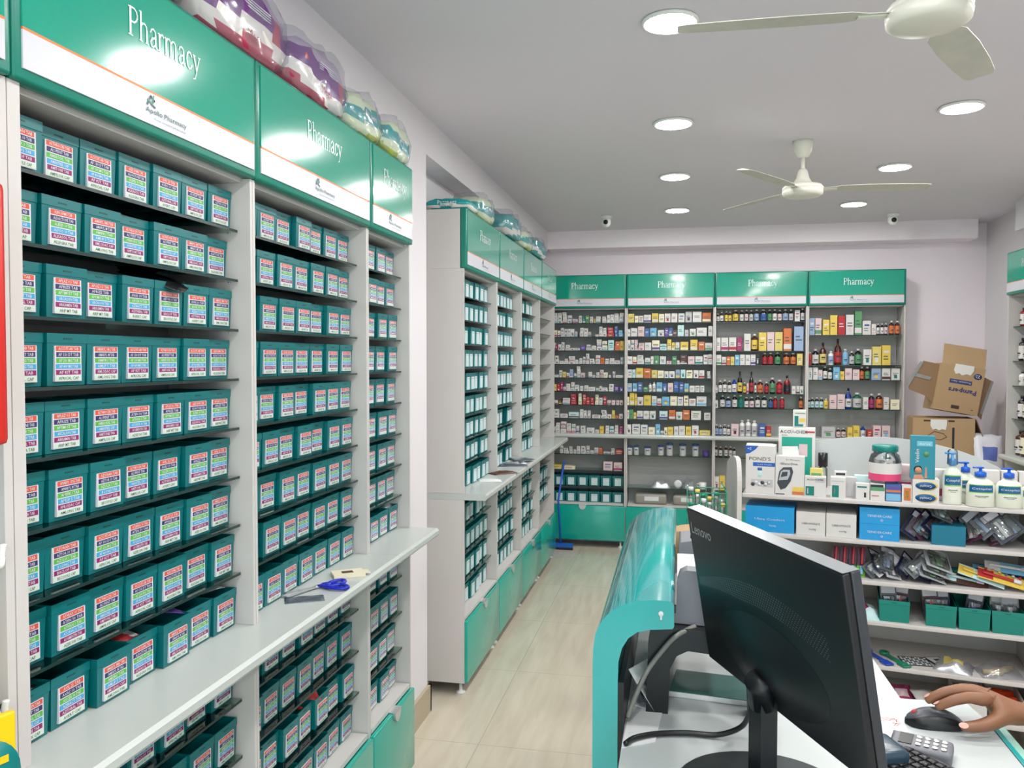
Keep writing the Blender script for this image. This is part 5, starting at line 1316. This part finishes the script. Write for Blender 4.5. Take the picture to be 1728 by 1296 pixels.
# local frame: x along the top edge (0..wdm), y negative = screen side, y positive = back side; z down from 0
sgn = 1 if (MT.to_3x3() @ Vector((0, 1, 0))).dot(nb_) > 0 else -1
mo = thing('monitor', 'large black monitor seen from behind on a round foot', 'monitor', (0, 0, 0))
HM = .325
def mbx(x0, x1, y0, y1, z0, z1, m, r=None):
    a, b_ = sorted((y0*sgn, y1*sgn))
    mb = MB()
    if r: mb.rbox(x0, x1, a, b_, z0, z1, r, m, MT, 3)
    else: mb.box(x0, x1, a, b_, z0, z1, m, MT)
    return mb
obj('bezel_frame', mbx(0, wdm, -.022, -.006, -HM, 0, c3('bezel_grey', 58, 61, 66, .22, metal=.3), .003), mo)
obj('screen', mbx(.012, wdm-.012, -.0235, -.0222, -HM+.02, -.012, M_BLACK), mo)
obj('top_edge', mbx(.003, wdm-.003, -.0215, .0065, .0002, .0012, c3('monitor_edge_reflection', 128, 132, 136, .3)), mo, None, None, 'top edge with reflected light painted pale grey')  # pale strip paints the ceiling light reflected along the dark top edge
o = obj('back_shell', mbx(.001, wdm-.001, -.0058, .008, -HM+.001, -.001, M_BLACKM, .004), mo)
bu = MB(); bu.lathe([(.001, .030), (.035, .028), (.065, .022), (.10, .012), (.125, .0082)], M_BLACKM, MT @ Matrix.Translation((wdm*.5, 0, -HM*.72)) @ Matrix.Rotation(-sgn*PI/2, 4, 'X') @ Matrix.Scale(.62, 4, (0, 1, 0)) @ Matrix.Scale(1.5, 4, (1, 0, 0)), seg=48, cap=False)
obj('rear_bulge', bu, mo)
dots = MB(); M_DOT = c3('vent_dot', 120, 130, 136, .5)
for r_ in range(8):
    for k in range(64):
        x = .018 + .0072*k + (.0036 if r_ % 2 else 0)
        z = -.150 + .052*math.sin(PI*min(1, x/(wdm*1.08))) - r_*.0050*(.35+.65*min(1, x/.2))
        if x > wdm*.90: continue
        s = .00115*(1 if x < .35 else .75)
        yy = .0084*sgn
        dots.add([(x-s, yy, z-s), (x+s, yy, z-s), (x+s, yy, z+s), (x-s, yy, z+s)], [(0, 1, 2, 3)], M_DOT, MT)
obj('vent_dots', dots, mo)
lt = MB(); vs, fs = text_geo('Lenovo', res=3); x0 = min(v[0] for v in vs); x1 = max(v[0] for v in vs); k2 = .088/(x1-x0)
gx = 1
lt.add([(.016+(v[0]-x0)*k2*gx, .0088*sgn, -.040+v[1]*k2*1.05) for v in vs], fs, c3('monitor_logo', 176, 182, 186, .3), MT)
obj('logo', lt, mo, None, None, 'grey maker lettering')
ctr = A + ex*wdm*.5 - ez*HM*.62
fc = Vector((.150, 1.515, .8004))
obj('stand_foot', MB().lathe([(.001, .8004), (.150, .8004), (.152, .805), (.145, .811), (.03, .8145), (.001, .815)], c3('foot_black', 44, 50, 52, .4), seg=40, cap=False, cx=fc.x, cy=fc.y, sy=.85), mo)
arm = MB()
hp = MT @ Vector((wdm*.5, .034*sgn, -HM*.80))
arm.prism([(-.022, -.016), (.022, -.016), (.022, .016), (-.022, .016)], .813, .98, M_BLACKM, 'z', Matrix.Translation((fc.x, fc.y, 0)) @ Matrix.Rotation(math.atan2(ex.y, ex.x), 4, 'Z'))
obj('stand_neck', arm, mo)
obj('neck_collar', MB().tube([Vector((fc.x, fc.y, .955)), (Vector((fc.x, fc.y, .98))+hp)/2, hp], .024, M_BLACKM, 14), mo)
# cables
tag(obj('power_cable', MB().tube(smooth_path([(-.104, 1.735, .80+.012), (-.100, 1.74, .83), (-.070, 1.775, .895), (-.035, 1.785, .945), (-.005, 1.790, .978), (.035, 1.822, .992)], 8), .0055, c3('cable_grey', 126, 126, 120, .4), 10)), 'thick grey cable rising from the counter to the printer', 'cable')
tag(obj('video_cable', MB().tube(smooth_path([(-.103, 1.625, .809), (-.085, 1.655, .809), (-.04, 1.685, .808), (.02, 1.700, .808), (.08, 1.700, .810), (.125, 1.690, .835), (.140, 1.66, .88), (.148, 1.62, .93)], 8), .0055, M_BLACK, 10)), 'black cable curving over the desk to the monitor', 'cable')
tag(obj('thin_cable', MB().tube(smooth_path([(-.055, 1.90, .8035), (-.078, 1.905, .812), (-.085, 1.89, .815), (-.078, 1.875, .806), (-.055, 1.872, .8035)], 6), .0018, M_BLACK, 8)), 'small black wire loop beside the printer stand leg', 'cable')

# ------------------------------------------------------------------ telephone / keyboard / card reader
DZ = .8004
kb = thing('keyboard', 'black keyboard at the bottom right edge of the picture', 'keyboard', (.455, 1.60, DZ), -.95)
obj('keyboard_case', MB().rbox(-.17, .10, -.065, .065, 0, .018, .008, M_GREYD, None, 3), kb)
ks = MB()
for i in range(14):
    for jj in range(5): ks.rbox(-.160+i*.0178, -.160+i*.0178+.0155, -.052+jj*.0205, -.052+jj*.0205+.017, .018, .0235, .0015, M_BLACK, None, 1)
kk = obj('keys', ks, kb)
cr = thing('card_reader', 'grey card payment terminal with number keys and paper slip', 'card reader', (.470, 1.715, DZ), -.35)
obj('reader_body', MB().rbox(-.075, .055, -.034, .034, 0, .026, .009, M_GREYP, None, 3), cr)
kp = MB()
for i in range(4):
    for jj in range(3): kp.rbox(-.010+i*.015, -.010+i*.015+.010, -.024+jj*.017, -.024+jj*.017+.012, .026, .030, .002, M_SILVER, None, 1)
obj('keypad', kp, cr); obj('display', MB().box(-.040, -.016, -.024, .024, .0258, .0275, M_BLACK), cr); obj('paper_slip', MB().box(-.125, -.055, -.028, .028, .027, .0278, M_PAPER, Matrix.Rotation(.1, 4, 'Y')), cr)
sc2 = thing('barcode_scanner', 'dark blue-grey hand scanner lying beside the keyboard', 'scanner', (.385, 1.66, DZ), 1.9)
obj('scanner_head', MB().rbox(-.045, .04, -.032, .032, 0, .045, .014, c3('scanner_blue', 40, 62, 76, .25), None, 3), sc2)
obj('scanner_grip', MB().tube([(.03, 0, .022), (.08, 0, .020), (.10, 0, .018)], [.018, .016, .015], M_GREYD, 12), sc2)

# ------------------------------------------------------------------ mouse
ms = thing('computer_mouse', 'black and grey mouse under the hand on the desk', 'mouse', (.535, 1.862, DZ), .06)
mm = MB(); n = 14; mseg = 12
vs = []; fs = []
for i in range(n+1):
    u = i/n; x = -.060+.120*u
    hw = .0305*(max(0, 1-abs(2*u-1)**3.2)**.5)*(.92+.10*u)+.0008
    hz = .036*(math.sin(PI*min(1, u*.92+.06))**.65)+.001
    for k in range(mseg+1):
        a = PI*k/mseg
        vs.append((x, hw*math.cos(a), max(.0015, hz*math.sin(a)**.75)))
for i in range(n):
    for k in range(mseg): fs.append((i*(mseg+1)+k, (i+1)*(mseg+1)+k, (i+1)*(mseg+1)+k+1, i*(mseg+1)+k+1))
mm.add(vs, fs, M_GREYD, None, True)
for fi, f in enumerate(fs):
    k = fi % mseg
    if k < 3 or k > 8: mm.m[fi] = mm.mi(M_BLACK)
obj('mouse_body', mm, ms)
obj('scroll_wheel', MB().lathe([(.006, -.003), (.0075, -.002), (.0075, .002), (.006, .003)], pm('r'), Matrix.Translation((-.040, 0, .0235)) @ Matrix.Rotation(PI/2, 4, 'X'), seg=16), ms, None, None, 'red lit scroll wheel')

# ------------------------------------------------------------------ the person at the desk
M_SKIN = mat('skin', rgb(132, 88, 62), .5, noise=.06, nscale=40, bump=.12)
M_NAIL = c3('nail', 206, 160, 146, .3)
M_SHIRT = c3('shirt_blue', 96, 116, 140, .8)
M_HAIR = c3('hair_black', 20, 16, 15, .6)
M_TROUS = c3('trousers_dark', 40, 42, 52, .85)
def skin_obj(name, chains, root, m, parent, sub=2, branch=0.6):
    """chains: lists of (point, radius); a point may repeat to join"""
    vs = []; es = []; rad = []; idx = {}
    def vi(p, r):
        k = tuple(round(c, 5) for c in p)
        if k not in idx: idx[k] = len(vs); vs.append(p); rad.append(r)
        return idx[k]
    for ch in chains:
        prev = None
        for p, r in ch:
            i = vi(p, r)
            if prev is not None: es.append((prev, i))
            prev = i
    me = bpy.data.meshes.new(name); me.from_pydata(vs, es, []); me.materials.append(m)
    o = bpy.data.objects.new(name, me); COL.objects.link(o)
    if parent: o.parent = parent
    sk = o.modifiers.new('skin', 'SKIN'); sk.branch_smoothing = branch; sk.use_smooth_shade = True
    lay = me.skin_vertices[0] if me.skin_vertices else None
    if lay is None:
        bm = bmesh.new(); bm.from_mesh(me); bm.verts.layers.skin.verify(); bm.to_mesh(me); bm.free(); lay = me.skin_vertices[0]
    for i, r in enumerate(rad):
        rr_ = r if isinstance(r, (tuple, list)) else (r, r)
        lay.data[i].radius = rr_; lay.data[i].use_root = (i == root)
    if sub: 
        s = o.modifiers.new('sub', 'SUBSURF'); s.levels = sub; s.render_levels = sub
    dg = bpy.context.evaluated_depsgraph_get()
    m2 = bpy.data.meshes.new_from_object(o.evaluated_get(dg))
    m2.name = name
    o.modifiers.clear(); o.data = m2
    for p in m2.polygons: p.use_smooth = True
    return o

c3('foil_black', 26, 28, 30, .2, metal=.4)
for k_, (y_, z_, x_, L_, m_, s_) in enumerate([
   (1.50, 1.740, -1.060, .13, 'foil_black', 'crumpled black foil strips on the bins of the third row, nearest left cabinet'),
   (1.405, 1.030, -1.075, .085, 'pack_red', 'red packet in the open bottom row bin, fourth from left, nearest left cabinet'),
   (1.545, 1.032, -1.075, .080, 'pack_purple', 'purple strip in the open bottom row bin, nearest left cabinet'),
   (1.690, 1.036, -1.070, .080, 'foil_silver', 'silver foil strips heaped in the last bottom row bin, nearest left cabinet'),
   (1.120, 1.022, -1.075, .075, 'foil_black', 'black strip in the first bottom row bin, nearest left cabinet'),
   (2.19, .590, -1.070, .080, 'pack_red', 'red and white carton in a bin below the worktop, second left cabinet'),
   (2.84, 1.034, -1.070, .060, 'foil_silver', 'silver strip standing out of a bottom row bin, narrow left cabinet')]):
    pouch('medicine_strip', (x_, y_, z_), (.25, .3, .5+k_), L_, .07, .012, MATS[m_], s_, 'tablet strip', 3+k_, M_LBL if m_ == 'pack_red' else None)
pe = thing('person', 'seated person in a blue shirt, only the hand on the mouse in view', 'person', (0, 0, 0))
Wp = (.700, 1.846, .842)
pel = (1.22, 1.50, .56)
chest = (1.16, 1.52, .98)
chains = [
 [(pel, (.13, .11)), ((1.20, 1.51, .74), (.12, .10)), (chest, (.125, .11)), ((1.135, 1.53, 1.10), (.09, .08)), ((1.120, 1.53, 1.155), (.052, .052)), ((1.092, 1.53, 1.20), (.064, .066)), ((1.072, 1.53, 1.285), (.086, .080)), ((1.085, 1.53, 1.36), (.066, .064))],
 [((1.135, 1.53, 1.10), (.09, .08)), ((1.15, 1.70, 1.08), .058), ((1.12, 1.80, .98), .048), ((1.06, 1.87, .875), .040), ((.93, 1.862, .862), .038), ((.80, 1.852, .856), (.031, .030)), (Wp, (.026, .024))],
 [((1.135, 1.53, 1.10), (.09, .08)), ((1.16, 1.36, 1.07), .058), ((1.17, 1.26, .95), .046), ((1.13, 1.24, .82), .040), ((1.00, 1.34, .70), .032), ((.94, 1.38, .68), .026)],
 [(pel, (.13, .11)), ((1.17, 1.61, .50), .085), ((.95, 1.62, .50), .068), ((.80, 1.62, .49), .058), ((.79, 1.62, .28), .046), ((.80, 1.62, .07), .036), ((.72, 1.62, .035), .034), ((.64, 1.62, .03), .028)],
 [(pel, (.13, .11)), ((1.17, 1.40, .50), .085), ((.95, 1.38, .50), .068), ((.80, 1.38, .49), .058), ((.79, 1.38, .28), .046), ((.80, 1.38, .07), .036), ((.72, 1.38, .035), .034), ((.64, 1.38, .03), .028)],
]
# right hand, palm down over the mouse: fingers point to -x, thumb on the near (-y) side
palm_c = (.658, 1.852, .862)
pr_ = (.034, .022)
chains[1][-1] = (Wp, (.027, .026))
chains += [[(Wp, (.027, .026)), (palm_c, pr_)]]
K = [((.618, 1.832, .875), .0155), ((.614, 1.853, .880), .0155), ((.618, 1.874, .876), .015), ((.626, 1.893, .868), .014)]
F = [[(.590, 1.830, .878), (.562, 1.831, .869), (.541, 1.833, .857), (.527, 1.834, .848)],
     [(.584, 1.853, .884), (.552, 1.853, .877), (.530, 1.854, .864), (.514, 1.855, .852)],
     [(.590, 1.877, .877), (.560, 1.879, .866), (.541, 1.880, .850), (.532, 1.880, .838)],
     [(.601, 1.899, .866), (.578, 1.902, .852), (.563, 1.902, .836), (.556, 1.901, .824)]]
hand = []
for (kp_, kr), f in zip(K, F):
    hand.append([(palm_c, pr_), (kp_, kr), (f[0], .0122), (f[1], .0116), (f[2], .0102), (f[3], .0085)])
thumb = [(palm_c, pr_), ((.655, 1.826, .846), .022), ((.628, 1.812, .834), .0165), ((.602, 1.805, .829), .0130), ((.580, 1.803, .827), .0115), ((.566, 1.804, .826), .0095)]
body = skin_obj('body', chains + hand + [thumb], 0, M_SKIN, pe, 2, .5)
def nail(p, d, up, s):
    d = Vector(d).normalized(); u = Vector(up).normalized(); r_ = d.cross(u)
    mb = MB(); vs = []; n = 12
    P = Vector(p)
    for k in range(n):
        a = 2*PI*k/n
        x, y = s*1.25*math.cos(a), s*.85*math.sin(a)
        vs.append(P + d*x + r_*y + u*(-.0012*(y/s)**2*1.2))
    vs.append(P + u*.0006)
    mb.add(vs, [(k, (k+1) % n, n) for k in range(n)], M_NAIL, None, True)
    return mb
for p, d, u, s in (((.5290, 1.833, .8610), (-.8, .1, -.6), (-.6, 0, .8), .0056), ((.5165, 1.855, .8662), (-.8, 0, -.6), (-.6, 0, .8), .0058), ((.571, 1.7955, .8325), (-1, .1, -.05), (-.1, -.75, .65), .0074)):
    obj('fingernail', nail(p, d, u, s), body)
# clothes and hair follow the body, all beyond the right edge of the picture
def shell(name, chains, m, grow=.016):
    ch = [[(p, tuple(q+grow for q in (r if isinstance(r, tuple) else (r, r)))) for p, r in c] for c in chains]
    return skin_obj(name, ch, 0, m, pe, 2, .5)
SHR = (1.138, 1.53, 1.075)
shell('shirt', [[(pel, (.135, .115)), ((1.20, 1.51, .74), (.125, .105)), (chest, (.135, .12)), (SHR, (.10, .088))],
                [(SHR, (.10, .088)), ((1.15, 1.70, 1.08), .062), ((1.13, 1.77, 1.01), .054)], [(SHR, (.10, .088)), ((1.16, 1.36, 1.07), .062), ((1.168, 1.28, .98), .052)]], M_SHIRT)
shell('trousers', [chains[4][:6], chains[5][:6]] if len(chains[3]) < 6 else [chains[3][:6], chains[4][:6]], M_TROUS, .010)
hb2 = bmesh.new(); bmesh.ops.create_uvsphere(hb2, u_segments=32, v_segments=20, radius=1)
keep = []
hm = MB(); vv = [v.co.copy() for v in hb2.verts]; hb2.verts.index_update()
ff = [[v.index for v in f.verts] for f in hb2.faces if (f.calc_center_median().z > .12 or (f.calc_center_median().x > .25 and f.calc_center_median().z > -.45))]
hm.add([(1.086 + v.x*.092, 1.53 + v.y*.088, 1.330 + v.z*.100) for v in vv], ff, M_HAIR, None, True); hb2.free()
obj('hair', hm, pe)
fc2 = MB()
for s in (-1, 1):
    fc2.lathe([(.001, -.006), (.007, -.004), (.009, 0), (.007, .004), (.001, .006)], M_LBL, Matrix.Translation((1.013, 1.53+.030*s, 1.300)), seg=12, cap=False)
    fc2.lathe([(.001, -.004), (.004, 0), (.001, .004)], M_BLACK, Matrix.Translation((1.007, 1.53+.030*s, 1.300)), seg=10, cap=False)
obj('eyes', fc2, pe)
obj('nose', MB().tube([(1.008, 1.53, 1.297), (.988, 1.53, 1.275), (.984, 1.53, 1.263), (1.000, 1.53, 1.255)], [.006, .009, .012, .008], M_SKIN, 10), pe)
obj('mouth', MB().rbox(1.002, 1.016, 1.508, 1.552, 1.226, 1.235, .003, c3('lips', 120, 64, 56, .5)), pe)
for s in (-1, 1): obj('ear', MB().rbox(1.078, 1.102, 1.53+.080*s-.006, 1.53+.080*s+.006, 1.262, 1.315, .006, M_SKIN), pe)
sl = thing('stool', 'round black stool the person sits on, beyond the right edge', 'stool', (1.22, 1.50, 0))
obj('seat', MB().lathe([(.001, .40), (.17, .40), (.175, .42), (.165, .445), (.001, .45)], M_BLACK, seg=32, cap=False), sl)
obj('pedestal', MB().lathe([(.17, .0), (.17, .012), (.03, .03), (.025, .40)], M_SILVER, seg=28), sl)

# cardboard drum behind the printer
tag(obj('cardboard_drum', MB().lathe([(.10, 0), (.10, .80), (.103, .80), (.103, .90), (.095, .905)], M_CARD, seg=32)  , None, (.075, 3.30, 0)), 'tan cardboard drum standing on the floor behind the printer', 'drum')
